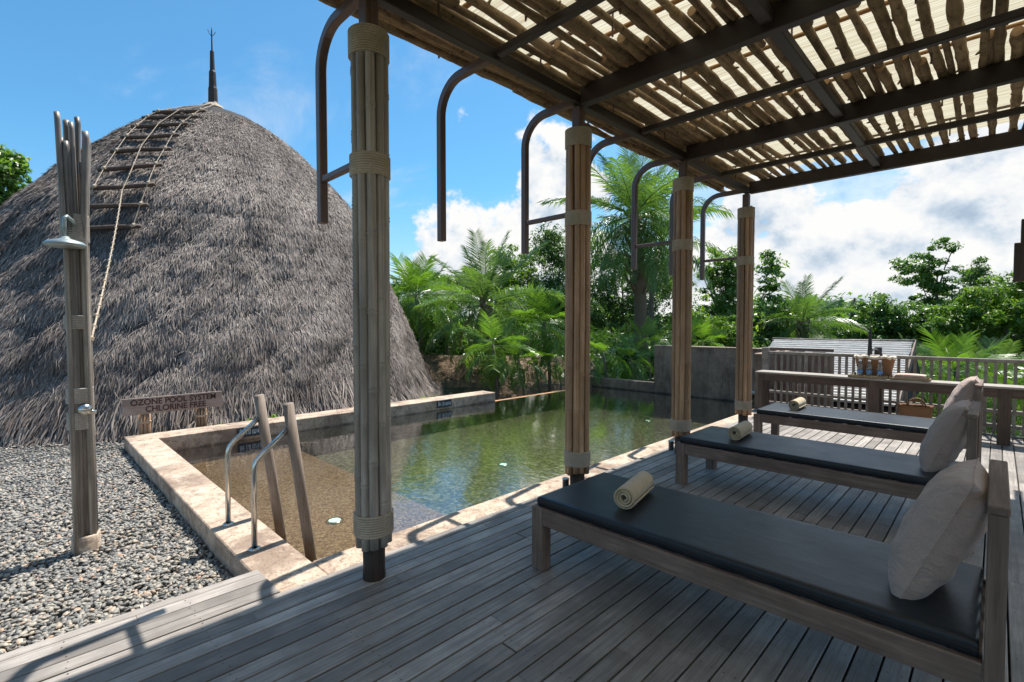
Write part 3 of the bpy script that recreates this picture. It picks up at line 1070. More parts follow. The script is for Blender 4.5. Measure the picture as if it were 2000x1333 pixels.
def wrap_mesh(r, z0, z1, cx, cy, squash=1.0, seg=20, step=0.0125):
    bb = MB()
    prof = [(r - .012, z0)]
    z = z0
    k = max(3, int((z1 - z0) / step))
    st = (z1 - z0) / k
    for i in range(k):
        prof += [(r - .003, z0 + st * i + .001), (r + .0032, z0 + st * (i + .5)), ]
    prof += [(r - .002, z1 - .001), (r - .012, z1)]
    bb.lathe(prof, seg, (cx, cy), False)
    return bb


for z0, z1, r in ((2.10, 2.30, .082), (1.47, 1.57, .076), (.925, 1.04, .078), (.735, .86, .078)):
    wrap_mesh(r, z0, z1, -4.8, .306).build('rope_wrap', 'rope_dark', sh, True, lo)
b = MB()
b.lathe([(.082, -.2), (.086, -.065), (.080, -.055), (.06, -.055)], 18, (-4.8, .318), False)
b.build('base_collar', 'coping', sh, True, lo)
b = MB()
b.tube([(-4.72, .30, 2.215), (-4.70, .285, 2.245), (-4.66, .255, 2.262), (-4.655, .244, 2.25), (-4.655, .242, 2.20), (-4.655, .242, 2.12)], .013, 8)
b.build('shower_arm', 'zinc', sh, True, lo)
b = MB()
b.lathe([(.0, 2.115), (.02, 2.12), (.03, 2.105), (.10, 2.082), (.116, 2.066), (.116, 2.055), (.10, 2.045), (.0, 2.045)], 24, (-4.655, .245), False)
b.build('shower_head', 'zinc', sh, True, lo)
b = MB()
b.tube([(-4.74, .325, .885), (-4.68, .325, .885)], .03, 10)
b.tube([(-4.69, .325, .885), (-4.665, .325, .885)], .042, 10)
b.tube([(-4.70, .33, .87), (-4.70, .39, .86)], .016, 8)
b.build('valve', 'chrome', sh, True, lo)

# ================================================================== SIGN
sg = thing('pool_sign', 'brown wooden sign reading ozone pool system on two bamboo stubs', 'sign', (-8.5, 1.58, -0.2))
lo = Vector((8.5, -1.58, 0.2))
b = MB()
b.box(-8.515, -8.49, .97, 2.19, .245, .478, .003)
b.build('board', 'sign_board', sg, loc=lo)
for yc in (1.225, 1.92):
    b = MB()
    for k in range(9):
        an = k * 2 * math.pi / 9
        b.tube([(-8.56 + .055 * math.cos(an), yc + .055 * math.sin(an), -.25), (-8.56 + .055 * math.cos(an), yc + .055 * math.sin(an), .25)], .02, 7)
    b.lathe([(.05, -.25), (.05, .24)], 8, (-8.56, yc))
    st = b.build('stub_post', 'bamboo_tan', sg, True, lo)
    wrap_mesh(.079, .11, .14, -8.56, yc).build('rope_wrap', 'rope', st, True)


def text_mesh(body, size, extr, mat, name):
    cu = bpy.data.curves.new(name, 'FONT')
    cu.body = body
    cu.size = size
    cu.extrude = extr
    cu.offset = size * 0.022
    cu.align_x = 'CENTER'
    cu.align_y = 'CENTER'
    to = bpy.data.objects.new('tmp_text', cu)
    COL.objects.link(to)
    dg = bpy.context.evaluated_depsgraph_get()
    dg.update()
    me = bpy.data.meshes.new_from_object(to.evaluated_get(dg))
    bpy.data.objects.remove(to)
    me.materials.clear()
    me.materials.append(M[mat])
    return me


# lettering faces +X (towards the deck), reads along +Y
rotT = Matrix(((0, 0, 1), (1, 0, 0), (0, 1, 0))).to_euler()
for body, yc, zc, wd_ in (('OZONE POOL SYSTEM', 1.585, .410, 1.04), ('CHLORINE FREE', 1.60, .308, .74)):
    me = text_mesh(body, 0.115, 0.002, 'sign_text', 'lettering')
    xs_ = [v.co.x for v in me.vertices]
    sc = wd_ / (max(xs_) - min(xs_))
    put('lettering', me, sg, lo + Vector((-8.488, yc, zc)), rot=rotT, scale=(sc, 1, 1))

# depth markers on the far coping face
for yc, wd_, lb in ((2.42, .36, 'first navy depth marker tile, behind the wooden handrail posts'), (6.05, .37, 'second navy depth marker tile, near the end of the raised coping')):
    o = thing('depth_marker', lb, 'depth marker', (-7.95, yc, -0.10), group='pool depth markers')
    b = MB()
    b.box(0.001, 0.012, -wd_ / 2, wd_ / 2, -.075, .072, .002)
    b.build('tile', 'marker', o)
    for body, c_, w_ in (('\u0e25\u0e36\u0e01', -.34, .16), ('1.0', -.10, .17), ('\u0e40\u0e21\u0e15\u0e23', .25, .38)):
        me = text_mesh(body, 0.105, 0.001, 'marker_text', 'lettering')
        xs_ = [v.co.x for v in me.vertices] or [0, 1]
        sc = wd_ * w_ / (max(xs_) - min(xs_))
        put('lettering', me, o, (0.0135, wd_ * c_, -.005), rot=rotT, scale=(sc, 1.0, 1))

# ================================================================== POOL HANDRAILS
for x, lb in ((-4.13, 'farther stainless handrail with leaning round wooden post at pool corner'), (-3.54, 'nearer stainless handrail with leaning round wooden post beside the deck')):
    o = thing('pool_handrail', lb, 'handrail', (x, 1.09, -0.02), group='pool entry handrails')
    b = MB()
    pts = [(0, 0, 0), (0, .003, .50), (0, .008, .56), (0, .022, .60), (0, .055, .635), (0, .25, .80)]
    b.tube(pts, .0185, 12)
    b.build('steel_rail', 'chrome', o, True)
    b = MB()
    b.lathe([(.04, .002), (.04, .008), (.03, .014), (.02, .014)], 16, (0, 0), False)
    b.build('base_flange', 'chrome', o, True)
    b = MB()
    b.tube([(0, .235, .965), (0, .30, .45), (0, .42, -.50)], [.037, .037, .037], 16)
    b.build('round_post', 'post_wood', o, True)

# small in-floor pool lights
for (x, y, z), lb in (((-4.60, 2.15, -.438), 'glowing pool light in the shallow brown ledge by the handrails'), ((-5.35, 5.2, -.658), 'glowing pool light on the deep green floor, mid pool'),
                      ((-5.5, 9.85, -.658), 'glowing pool light on the deep floor near the far wall'), ((-4.25, 5.45, -.658), 'glowing pool light on the green floor behind the second column')):
    o = thing('pool_light', lb, 'pool light', (x, y, z), group='underwater pool lights')
    b = MB()
    b.lathe([(.085, 0), (.085, .010), (.06, .014)], 18, (0, 0), False)
    b.build('rim', 'chrome', o, True)
    b = MB()
    b.lathe([(.06, .004), (.058, .012), (.0, .016)], 18, (0, 0), False)
    b.build('lens', 'lens', o, True)

# deck uplights
for (x, y), lb in (((-2.745, 3.455), 'short grey cylinder uplight beside the second bamboo column'), ((-2.745, 5.47), 'short grey cylinder uplight beside the third bamboo column')):
    o = thing('deck_uplight', lb, 'light', (x, y, -0.002), group='uplights beside the columns')
    b = MB()
    b.lathe([(.030, 0), (.030, .10), (.0305, .104)], 16, (0, 0), True)
    b.build('housing', 'lamp_body', o, auto=True)
    b = MB()
    b.lathe([(.030, .104), (.031, .112), (.026, .115), (.0, .115)], 16, (0, 0), False)
    b.build('cap', 'zinc', o, True)

# ================================================================== PERGOLA
per = thing('pergola', 'steel pergola roofed with rough logs and reed mat over the deck', 'pergola', (-2.6, 1.455, 0))
PO = Vector((2.6, -1.455, 0))
COLY = [1.455 + 1.978 * i for i in range(4)]
XC = -2.6
for ci, cy in enumerate(COLY):
    colo = bpy.data.objects.new('column', None)
    COL.objects.link(colo)
    colo.parent = per
    colo.location = PO + Vector((XC, cy, 0))
    bm_ = 'bamboo_grey' if ci == 0 else 'bamboo_tan'
    b = MB()
    hw = .042
    b.box(-hw, hw, -hw, hw, .10, 3.36, .006)
    b.box(hw + .001, hw + .004, -.012, .012, 3.1, 3.36)
    b.build('steel_post', 'steel', colo)
    b = MB()
    b.lathe([(.066, 0), (.068, .02), (.064, .05), (.066, .24), (.06, .24)], 14, (0, 0), False)
    b.build('stump', 'stump', colo, True)
    n = 10
    for k in range(n):
        an = k * 2 * math.pi / n + .2 + random.uniform(-.06, .06)
        rr = .0275 * random.uniform(.9, 1.08)
        rad = .0815
        zb = .20 + random.uniform(-.012, .02)
        zt = 3.15
        path, rds = [], []
        z = zb
        nxt = zb + random.uniform(.15, .5)
        px, py = rad * math.cos(an), rad * math.sin(an)
        ph = random.uniform(0, 6)
        while z < zt:
            path.append((px + .002 * math.sin(z * 2 + ph), py + .002 * math.cos(z * 1.7 + ph), z)); rds.append(rr)
            if nxt < zt and nxt - z < .14:
                z = nxt
                for dz, kk in ((-.018, 1.0), (-.008, 1.16), (.0, .90), (.008, 1.14), (.018, 1.0)):
                    path.append((px + .002 * math.sin(z * 2 + ph), py + .002 * math.cos(z * 1.7 + ph), z + dz)); rds.append(rr * kk)
                nxt = z + random.uniform(.32, .46)
            z += .12
        path.append((px, py, zt)); rds.append(rr)
        bb = MB()
        bb.tube(path, rds, 10)
        bb.build('bamboo_pole', bm_, colo, True)
    for z0, z1 in ((3.015, 3.165), (2.345, 2.47), (.27, .40)):
        wrap_mesh(.1125, z0, z1, 0, 0, seg=28, step=.0125 if ci == 0 else .006).build('rope_wrap', 'rope' if ci == 0 else 'rope_pale', colo, True)

# beams
Y0R, Y1R = COLY[0] - 3 * 1.978 - .3, COLY[3]  # roof runs on unseen behind the first column, added to darken the deck
XR = 4.4  # roof widened out of view to the right, also to darken the deck


def beam(x0, x1, y0, y1, z0, z1, name='beam', mat='steel'):
    bb = MB()
    bb.box(x0, x1, y0, y1, z0, z1, .006)
    return bb.build(name, mat, per, loc=PO)


beam(-2.635, -2.565, Y0R, Y1R + .05, 3.375, 3.46, 'eave_beam', 'steel_shaded')
beam(-1.12, -1.04, Y0R, Y1R, 3.40, 3.47, 'purlin', 'steel_shaded')
beam(0.42, 0.50, Y0R, Y1R, 3.40, 3.47, 'purlin', 'steel_shaded')
beam(1.96, 2.04, Y0R, Y1R, 3.40, 3.47, 'purlin', 'steel_shaded')
for i in range(-3, 4):
    cy = COLY[0] + 1.978 * i
    beam(-2.553, XR, cy - .04, cy + .04, 3.358, 3.478 + .04, 'rafter', 'steel_shaded')
    if i >= 0 and i < 3:
        pass
for i in range(-3, 3):
    cy = COLY[0] + 1.978 * (i + .5)
    beam(-2.553, XR, cy - .028, cy + .028, 3.395, 3.452, 'mid_rafter', 'steel_shaded')
# hooks: bent pipes in front of the eave
hooks = []
for i in range(0, 7):
    cy = COLY[0] + .989 * i
    oncol = (i % 2 == 0)
    pts = [(-2.646, 3.422, 0, 1)]
    cx, cz, rb = -2.98, 3.17, .25
    for k in range(0, 11):
        an = math.pi / 2 + (math.pi / 2) * k / 10
        pts.append((cx + rb * math.cos(an), cz + .002 + rb * math.sin(an), math.cos(an), math.sin(an)))
    pts.append((-3.23, 2.18, -1, 0))
    bb = MB()
    vs, fs = [], []
    h1, h2, ch = .031, .027, .006
    sec = [(-h1 + ch, -h2), (h1 - ch, -h2), (h1, -h2 + ch), (h1, h2 - ch), (h1 - ch, h2), (-h1 + ch, h2), (-h1, h2 - ch), (-h1, -h2 + ch)]
    for x_, z_, nx_, nz_ in pts:
        for u_, v_ in sec:
            vs.append((x_ + nx_ * u_, cy + v_, z_ + nz_ * u_))
    for a_ in range(len(pts) - 1):
        for k in range(8):
            fs.append((a_ * 8 + k, a_ * 8 + (k + 1) % 8, (a_ + 1) * 8 + (k + 1) % 8, (a_ + 1) * 8 + k))
    fs += [tuple(range(8)), tuple(range(len(vs) - 1, len(vs) - 9, -1))]
    bb.add(vs, fs)
    bb.build('hook_pipe', 'steel', per, loc=PO)
    if oncol and i >= 0:
        beam(-3.198, -2.70, cy - .02, cy + .02, 2.445, 2.485, 'strut')

# logs laid along the beam line, staggered and overlapping over the rafters
LOGV = []
for vi in range(14):
    ln = random.choice([2.4, 2.6, 2.8, 3.0])
    rr = random.uniform(.025, .040)
    path, rds = [], []
    n = 22
    p1, p2 = random.uniform(0, 6), random.uniform(0, 6)
    for k in range(n + 1):
        t = k / n
        path.append((.013 * math.sin(t * 5 + p1), t * ln, .009 * math.sin(t * 6 + p2)))
        kk = 1 + (.22 if random.random() < .16 else random.uniform(-.08, .08))
        rds.append(rr * kk * (1 - .15 * t))
    bb = MB()
    bb.tube(path, rds, 9)
    for _ in range(4):   # knots and snapped twigs
        k = random.randrange(2, n - 2)
        c = Vector(path[k])
        an = random.uniform(0, 6.28)
        dv = Vector((math.cos(an), random.uniform(-.2, .6), math.sin(an))).normalized()
        bb.tube([c + dv * rds[k] * .6, c + dv * (rds[k] + random.uniform(.008, .035))], [.014, .006], 5)
    me = bb.mesh('log', 'log_bark', True)
    me.materials.append(M['log_end'])
    npoly = n * 9
    for pi in (npoly, npoly + 1):
        me.polygons[pi].material_index = 1
        me.polygons[pi].use_smooth = False
    LOGV.append((me, ln))


def lay_log(x, yc, z, flip):
    me, ln = random.choice(LOGV)
    rz = random.uniform(-.012, .012)
    if flip:
        put('log', me, per, PO + Vector((x, yc + ln / 2, z)), rot=(0, random.uniform(0, 6.28), math.pi + rz))
    else:
        put('log', me, per, PO + Vector((x, yc - ln / 2, z)), rot=(0, random.uniform(0, 6.28), rz))


for bay in range(-3, 3):
    ymid = COLY[0] + 1.978 * (bay + .5) - (.17 if bay == 2 else 0)
    ph = (bay % 2) * .075
    x = -3.02
    while x < 4.3:
        step = .122 if x > -2.6 else .07
        if x > .75 or bay < -1:
            step = .36
        lay_log(x + ph + random.uniform(-.02, .02), ymid + random.uniform(-.16, .16), 3.548 + random.uniform(-.006, .012) + (.0 if bay % 2 else .004), random.random() < .5)
        x += step
# extra eave log with ragged bark, just outside the beam
for k in range(-1, 3):
    lay_log(-2.99 + random.uniform(-.03, .02), COLY[0] + k * 1.9 + 1.0, 3.52, False)
# battens, hanger clips and reed mat
for i in range(-3, 3):
    y0 = COLY[0] + 1.978 * i
    for dy in (.46, 1.43):
        bb = MB()
        bb.box(-2.95, XR, y0 + dy - .011, y0 + dy + .011, 3.612, 3.632)
        for xx in (-2.55, -1.9, -1.08, -.4, .46):
            bb.box(xx - .006, xx + .006, y0 + dy - .004, y0 + dy + .004, 3.45, 3.612)
        bb.build('steel_batten', 'steel', per, loc=PO)
    for dy in (.74, 1.70):
        bb = MB()
        bb.box(-3.0, XR, y0 + dy - .022, y0 + dy + .022, 3.655, 3.672, .004)
        bb.build('bamboo_batten', 'batten', per, loc=PO)
V, F = [], []
xs = np.linspace(-2.98, XR, 40)
ys = np.linspace(Y0R, Y1R + .22, 90)
XX, YY = np.meshgrid(xs, ys, indexing='ij')
ZZ = 3.69 + .008 * wob(XX * 2, YY * 3, 0, 1.4, 3)
V = np.stack([XX, YY, ZZ], -1).reshape(-1, 3)
ii, jj = np.meshgrid(np.arange(39), np.arange(89), indexing='ij')
a0 = (ii * 90 + jj).ravel()
F = np.stack([a0, a0 + 90, a0 + 91, a0 + 1], -1)
put('reed_mat', fastmesh('reed_mat', V, F, 'mat', smooth=True), per, PO)

# neighbouring timber beam end at the right edge of the view
o = thing('timber_beam_end', 'dark stepped timber beam end jutting in at the right edge', 'beam', (1.2, 8.0, 0))
b = MB()
b.box(-1.09, .3, -.06, .06, 1.985, 2.42, .006)
b.box(-1.04, .3, -.061, .061, 2.421, 2.68, .006)
b.build('beam_block', 'dark_timber', o)
b = MB()
b.box(.0, .16, -.08, .08, 0, 1.984, .006)
b.build('support_post', 'dark_timber', o)


# ================================================================== DAYBEDS
def make_daybed(label):
    t = thing('daybed', label, 'daybed', (0, 0, 0), group='daybeds in a row under the pergola')
    Lx, Wy, zt = 2.05, .76, .385
    bb = MB(); bb.box(.086, Lx - .045, 0, .035, zt - .10, zt, .004); bb.build('side_rail', 'grey_wood_x', t)
    bb = MB(); bb.box(.086, Lx - .045, Wy - .035, Wy, zt - .10, zt, .004); bb.build('side_rail', 'grey_wood_x', t)
    bb = MB(); bb.box(.02, .055, .086, Wy - .086, zt - .10, zt, .004); bb.build('end_rail', 'grey_wood_y', t)
    for y in (0, Wy - .085):
        bb = MB(); bb.box(0, .085, y, y + .085, 0, zt + .002, .004); bb.build('leg', 'grey_wood_z', t)
    for y in (0, Wy - .085):
        bb = MB(); bb.box(Lx - .044, Lx + .006, y - .001, y + .085, 0, .885, .004); bb.build('back_post', 'grey_wood_z', t)
    bb = MB(); bb.box(Lx - .046, Lx + .008, -.002, Wy + .002, .886, .915, .004); bb.build('top_rail', 'grey_wood_y', t)
    for y in (.20, .36, .52):
        bb = MB(); bb.box(Lx - .034, Lx - .012, y, y + .05, .36, .885, .003); bb.build('back_slat', 'grey_wood_z', t)
    for k in range(14):
        x = .14 + k * .138
        bb = MB(); bb.box(x, x + .07, .037, Wy - .037, zt - .03, zt - .006, .002); bb.build('seat_slat', 'grey_wood_y', t)
    # mattress
    nx_, ny_ = 40, 16
    x0, x1, y0, y1, z0, z1 = .03, Lx - .055, .020, Wy - .022, zt + .001, zt + .060
    vs, fs = [], []
    r_ = .012
    cols_ = [0, .25, .6, 1]
    us = np.concatenate([[0, r_ * .3, r_], np.linspace(r_ * 3, (x1 - x0) - r_ * 3, nx_), [(x1 - x0) - r_, (x1 - x0) - r_ * .3, (x1 - x0)]])
    vv = np.concatenate([[0, r_ * .3, r_], np.linspace(r_ * 3, (y1 - y0) - r_ * 3, ny_), [(y1 - y0) - r_, (y1 - y0) - r_ * .3, (y1 - y0)]])
    n1, n2 = len(us), len(vv)

    def edge(u, m_):
        q = min(u, m_ - u)
        return 0 if q >= r_ else r_ * (1 - math.sqrt(max(0, 1 - ((r_ - q) / r_) ** 2)))
    for sgn in (1, -1):
        for u in us:
            for v in vv:
                dz = max(edge(u, x1 - x0), edge(v, y1 - y0))
                puff = .002 * math.sin(u * 3.1 + 1) * math.sin(v * 5)
                z = (z1 - dz + puff * (dz == 0)) if sgn > 0 else (z0 + dz)
                vs.append((x0 + u, y0 + v, z))
    for s_, off2 in ((0, 0), (1, n1 * n2)):
        for i in range(n1 - 1):
            for j in range(n2 - 1):
                q = (off2 + i * n2 + j, off2 + (i + 1) * n2 + j, off2 + (i + 1) * n2 + j + 1, off2 + i * n2 + j + 1)
                fs.append(q if s_ == 0 else q[::-1])
    B = n1 * n2
    ring = [i * n2 for i in range(n1)] + [(n1 - 1) * n2 + j for j in range(1, n2)] + [i * n2 + n2 - 1 for i in range(n1 - 2, -1, -1)] + [j for j in range(n2 - 2, 0, -1)]
    for k in range(len(ring)):
        a, c = ring[k], ring[(k + 1) % len(ring)]
        fs.append((a, B + a, B + c, c))
    bb = MB(); bb.add(vs, fs)
    mt = bb.build('mattress', 'vinyl', t, True)
    bb = MB()
    zz = zt + .030
    bb.tube([(x0 - .001, y0 - .001, zz), (x1, y0 - .001, zz)], .0028, 6)
    bb.tube([(x0 - .001, y0, zz), (x0 - .001, y1, zz)], .0028, 6)
    bb.build('piping', 'vinyl', mt)
    return t


d1 = make_daybed('nearest daybed, black mattress on weathered wooden frame, mostly shaded')
d1.location = (-2.015, 2.20, 0)
d2 = dup(d1, (-2.135, 4.345, 0), 0, 'middle daybed of the row, black mattress, between the nearest daybed and the third')
d3 = dup(d1, (-2.15, 6.46, 0), 0, 'farthest daybed, its black mattress catching sun, in front of the bar counter')


def pillow_mesh(w_, h_, th, seed):
    n = 36
    vs, fs = [], []
    for sgn in (1, -1):
        for i in range(n + 1):
            for j in range(n + 1):
                u, v = -1 + 2 * i / n, -1 + 2 * j / n
                # corners pull out, sides pull in
                pin = 1 - .05 * (1 - v * v) * (abs(u) ** 3)
                pin2 = 1 - .05 * (1 - u * u) * (abs(v) ** 3)
                t = ((1 - abs(u) ** 2.6) * (1 - abs(v) ** 2.6))
                t = max(t, 0) ** .42
                wr = .030 * math.sin(7 * u + 4 * v + seed + 2.2 * math.sin(3 * v + seed)) + .022 * math.sin(13 * v - 6 * u * v + seed * 2) + .018 * math.sin(17 * u + 9 * v * v + seed)
                z = sgn * th / 2 * t * (1 + wr * 1.2)
                vs.append((u * w_ / 2 * pin, v * h_ / 2 * pin2, z))
    N = (n + 1) ** 2
    for s_ in (0, 1):
        for i in range(n):
            for j in range(n):
                q = (s_ * N + i * (n + 1) + j, s_ * N + (i + 1) * (n + 1) + j, s_ * N + (i + 1) * (n + 1) + j + 1, s_ * N + i * (n + 1) + j + 1)
                fs.append(q if s_ == 0 else q[::-1])
    bb = MB(); bb.add(vs, fs)
    return bb


def place_pillow(label, loc, lean, w_=.60, h_=.58, th=.20, seed=1, twist=0.0, roll=0.0):
    bb = pillow_mesh(w_, h_, th, seed)
    me = bb.mesh('pillow', 'pillow', True)
    o = put('pillow', me)
    # local x = width (world Y), local y = height, local z = face normal (world -X)
    Mx = Matrix(((0, 0, -1), (1, 0, 0), (0, 1, 0))).to_4x4()
    o.matrix_world = Matrix.Translation(loc) @ Matrix.Rotation(twist, 4, 'Z') @ Matrix.Rotation(lean, 4, 'Y') @ Mx @ Matrix.Rotation(roll, 4, 'Z')
    tag(o, label, 'pillow', 'beige pillows on the daybeds')
    # piping seam
    n = 28
    pts = []
    for k in range(4 * n):
        s, q = divmod(k, n)
        a = -1 + 2 * q / n
        u, v = ((a, -1), (1, a), (-a, 1), (-1, -a))[s]
        pin = 1 - .05 * (1 - v * v) * (abs(u) ** 3)
        pin2 = 1 - .05 * (1 - u * u) * (abs(v) ** 3)
        pts.append((u * w_ / 2 * pin, v * h_ / 2 * pin2, 0))
    pts.append(pts[0])
    s_ = MB(); s_.tube(pts, .0035, 5, False)
    s_.build('seam', 'pillow', o)
    return o


place_pillow('large beige pillow leaning on the backrest of the nearest daybed', (-.15, 2.60, .675), R(22), .47, .56, .21, 1)
place_pillow('beige pillow leaning on the backrest of the middle daybed', (-.245, 4.78, .680), R(22), .47, .55, .21, 4)
place_pillow('beige pillow with sunlit tip leaning on the farthest daybed', (-.250, 6.90, .69), R(22), .47, .57, .21, 8)


def towel_mesh(r, ln, seed):
    bb = MB()
    th = .0125
    turns = 3.2
    n = 84
    m_ = 14
    prof = []
    for k in range(n + 1):
        t = k / n
        a = t * turns * 2 * math.pi
        rr = .010 + (r - .012) * t
        prof.append((rr, a))
    vs, fs = [], []
    for j in range(m_ + 1):
        s = j / m_
        y = (s - .5) * ln
        for side in (0, 1):
            for rr, a in prof:
                bulge = 1 + .018 * math.sin(s * 24 + a * .5 + seed) + .012 * math.sin(s * 41 + a)
                q = rr * bulge + (th * .82 if side else 0)
                yy = y + (.004 * math.sin(a * 1.3 + seed) if j in (0, m_) else 0)
                vs.append((q * math.cos(a), yy, q * math.sin(a)))
    row = 2 * (n + 1)
    for j in range(m_):
        for side in (0, 1):
            for k in range(n):
                a = j * row + side * (n + 1) + k
                q = (a, a + 1, a + row + 1, a + row)
                fs.append(q if side else q[::-1])
        a = j * row + n
        fs.append((a, a + n + 1, a + row + n + 1, a + row))
    for j, fl in ((0, 0), (m_, 1)):
        for k in range(n):
            a = j * row + k
            q = (a, a + 1, a + n + 2, a + n + 1)
            fs.append(q[::-1] if fl else q)
    bb.add(vs, fs)
    return bb


for lb, loc, rz, sd in (('cream rolled towel on the nearest daybed', (-1.525, 2.585, .445 + .069), R(12), 1),
                        ('cream rolled towel on the middle daybed', (-1.69, 4.75, .445 + .067), R(4), 3),
                        ('cream rolled towel on the farthest daybed, half in sun', (-1.76, 6.86, .445 + .065), R(2), 5)):
    o = towel_mesh(.060, .38, sd).build('rolled_towel', 'towel', None, True)
    o.location = loc
    o.rotation_euler = (0, R(95), rz)
    tag(o, lb, 'towel', 'rolled towels on the daybeds')

# ================================================================== BAR COUNTER + RAILING
bar = thing('bar_counter', 'long narrow brown wooden counter standing along the railing', 'counter', (-2.80, 8.55, 0))
lo = Vector((2.80, -8.55, 0))
bw = [0, .118, .236, .354]
for k in range(3):
    b = MB()
    b.box(-2.83, 1.4, 8.55 + k * .118 + .002, 8.55 + (k + 1) * .118 - .002, .70, .728, .003)
    b.build('top_board', 'pale_wood_x', bar, loc=lo)
b = MB(); b.box(-2.77, 1.38, 8.575, 8.60, .585, .699, .003); b.build('apron', 'brown_wood_x', bar, loc=lo)
b = MB(); b.box(-2.77, 1.38, 8.86, 8.885, .585, .699, .003); b.build('apron', 'brown_wood_x', bar, loc=lo)
for x in (-2.79, -1.30, .02, 1.28):
    wd_ = .10 if x < -2 else .15
    b = MB(); b.box(x, x + wd_ * .8, 8.565, 8.66, 0, .698, .004); b.build('leg', 'brown_wood_z', bar, loc=lo)
    b = MB(); b.box(x, x + wd_ * .8, 8.80, 8.895, 0, .698, .004); b.build('leg', 'brown_wood_z', bar, loc=lo)
b = MB()
b.box(-.02, .02, 0, .50, -.015, .015, .003, Matrix.Translation((-2.74, 8.72, .12)) @ Matrix.Rotation(R(48), 4, 'Y') @ Matrix.Rotation(R(-90), 4, 'Z'))
b.build('brace', 'brown_wood_x', bar, loc=lo)

rail = thing('deck_railing', 'weathered grey wooden railing with many balusters at the deck end', 'railing', (-2.85, 9.24, 0))
lo = Vector((2.85, -9.24, 0))
b = MB(); b.box(-2.83, 1.6, 9.20, 9.28, .985, 1.035, .006); b.build('top_rail', 'rail_wood', rail, loc=lo)
for z in (.31, .115):
    b = MB(); b.box(-2.83, 1.6, 9.215, 9.265, z, z + .045, .004); b.build('lower_rail', 'rail_wood', rail, loc=lo)
b = MB(); b.box(-2.83, 1.6, 9.19, 9.235, -.18, .02, .004); b.build('base_board', 'rail_wood', rail, loc=lo)
bb = MB(); bb.box(-.0175, .0175, -.018, .018, .03, .983, .003)
bal = bb.mesh('baluster', 'rail_wood')
for k in range(46):
    x = -2.72 + k * .0935
    put('baluster', bal, rail, lo + Vector((x, 9.24, 0)))
for x, h_ in ((-2.935, 1.10), (1.61, 1.10)):
    b = MB(); b.box(x, x + .10, 9.19, 9.29, -.2, h_, .006); b.build('post', 'rail_wood', rail, loc=lo)


# things on and by the counter
def basket(name, label, loc, w0, d0, w1, d1, h, cat, handles, lining):
    o = thing(name, label, cat, loc)
    bb = MB()
    n = 28
    rows = 9
    vs, fs = [], []

    def ringpt(w_, d_, an, z):
        c, s = math.cos(an), math.sin(an)
        e = .55
        return (w_ / 2 * math.copysign(abs(c) ** e, c), d_ / 2 * math.copysign(abs(s) ** e, s), z)
    for i in range(rows + 1):
        t = i / rows
        for k in range(n):
            vs.append(ringpt(w0 + (w1 - w0) * t + .006 * (i % 2), d0 + (d1 - d0) * t + .006 * (i % 2), 2 * math.pi * k / n, h * t))
    for i in range(rows + 1):
        t = 1 - i / rows
        for k in range(n):
            vs.append(ringpt(w0 + (w1 - w0) * t - .02, d0 + (d1 - d0) * t - .02, 2 * math.pi * k / n, max(h * t, .01)))
    R2 = 2 * (rows + 1)
    for i in range(R2 - 1):
        for k in range(n):
            k2 = (k + 1) % n
            fs.append((i * n + k, i * n + k2, (i + 1) * n + k2, (i + 1) * n + k))
    fs.append(tuple((R2 - 1) * n + k for k in range(n)))
    fs.append(tuple(range(n - 1, -1, -1)))
    bb.add(vs, fs)
    bb.build('basket_body', 'wicker', o, True)
    bb = MB()
    bb.tube([ringpt(w1 + .006, d1 + .006, 2 * math.pi * k / n, h) for k in range(n + 1)], .009, 7, False)
    bb.build('rim', 'wicker', o, True)
    for sy in (-1, 1):
        bb = MB()
        hr, hh = handles
        bb.tube([(hr * math.cos(a), sy * d1 * .40, h - .01 + hh * math.sin(a)) for a in [math.pi * k / 14 for k in range(15)]], .009, 7)
        bb.build('handle', 'leather' if lining else 'wicker', o, True)
    if lining:
        bb = MB()
        pts = [(ringpt(w1 - .01, d1 - .01, 2 * math.pi * k / n, h + .006 + .012 * math.sin(k * 2.3))) for k in range(n + 1)]
        bb.tube(pts, .022, 7, False)
        bb.build('lining', 'cloth_pale', o, True)
    return o


basket('shopping_basket', 'brown wicker basket bag with dark handles standing on the counter', (-1.265, 8.80, .729), .37, .12, .48, .15, .285, 'basket', (.08, .13), True)
basket('floor_basket', 'brown wicker basket with arched handles on the deck under the counter', (-.785, 8.74, .001), .27, .20, .38, .26, .37, 'basket', (.095, .10), False)


def tray(label, loc, w_, d_):
    o = thing('tray', label, 'tray', loc, group='trays on the counter')
    bb = MB(); bb.box(-w_ / 2, w_ / 2, -d_ / 2, d_ / 2, .001, .010, .002); bb.build('tray_base', 'tray', o)
    for x0, x1, y0, y1 in ((-w_ / 2, w_ / 2, -d_ / 2 - .012, -d_ / 2), (-w_ / 2, w_ / 2, d_ / 2, d_ / 2 + .012), (-w_ / 2 - .012, -w_ / 2, -d_ / 2, d_ / 2), (w_ / 2, w_ / 2 + .012, -d_ / 2, d_ / 2)):
        bb = MB(); bb.box(x0, x1, y0, y1, .002, .034, .003); bb.build('tray_rim', 'tray', o)
    return o


tray('woven tray carrying the water bottles, in front of the wicker bag', (-1.32, 8.64, .728), .44, .14)
tray('woven tray under the folded towels on the counter', (-.85, 8.68, .728), .42, .20)


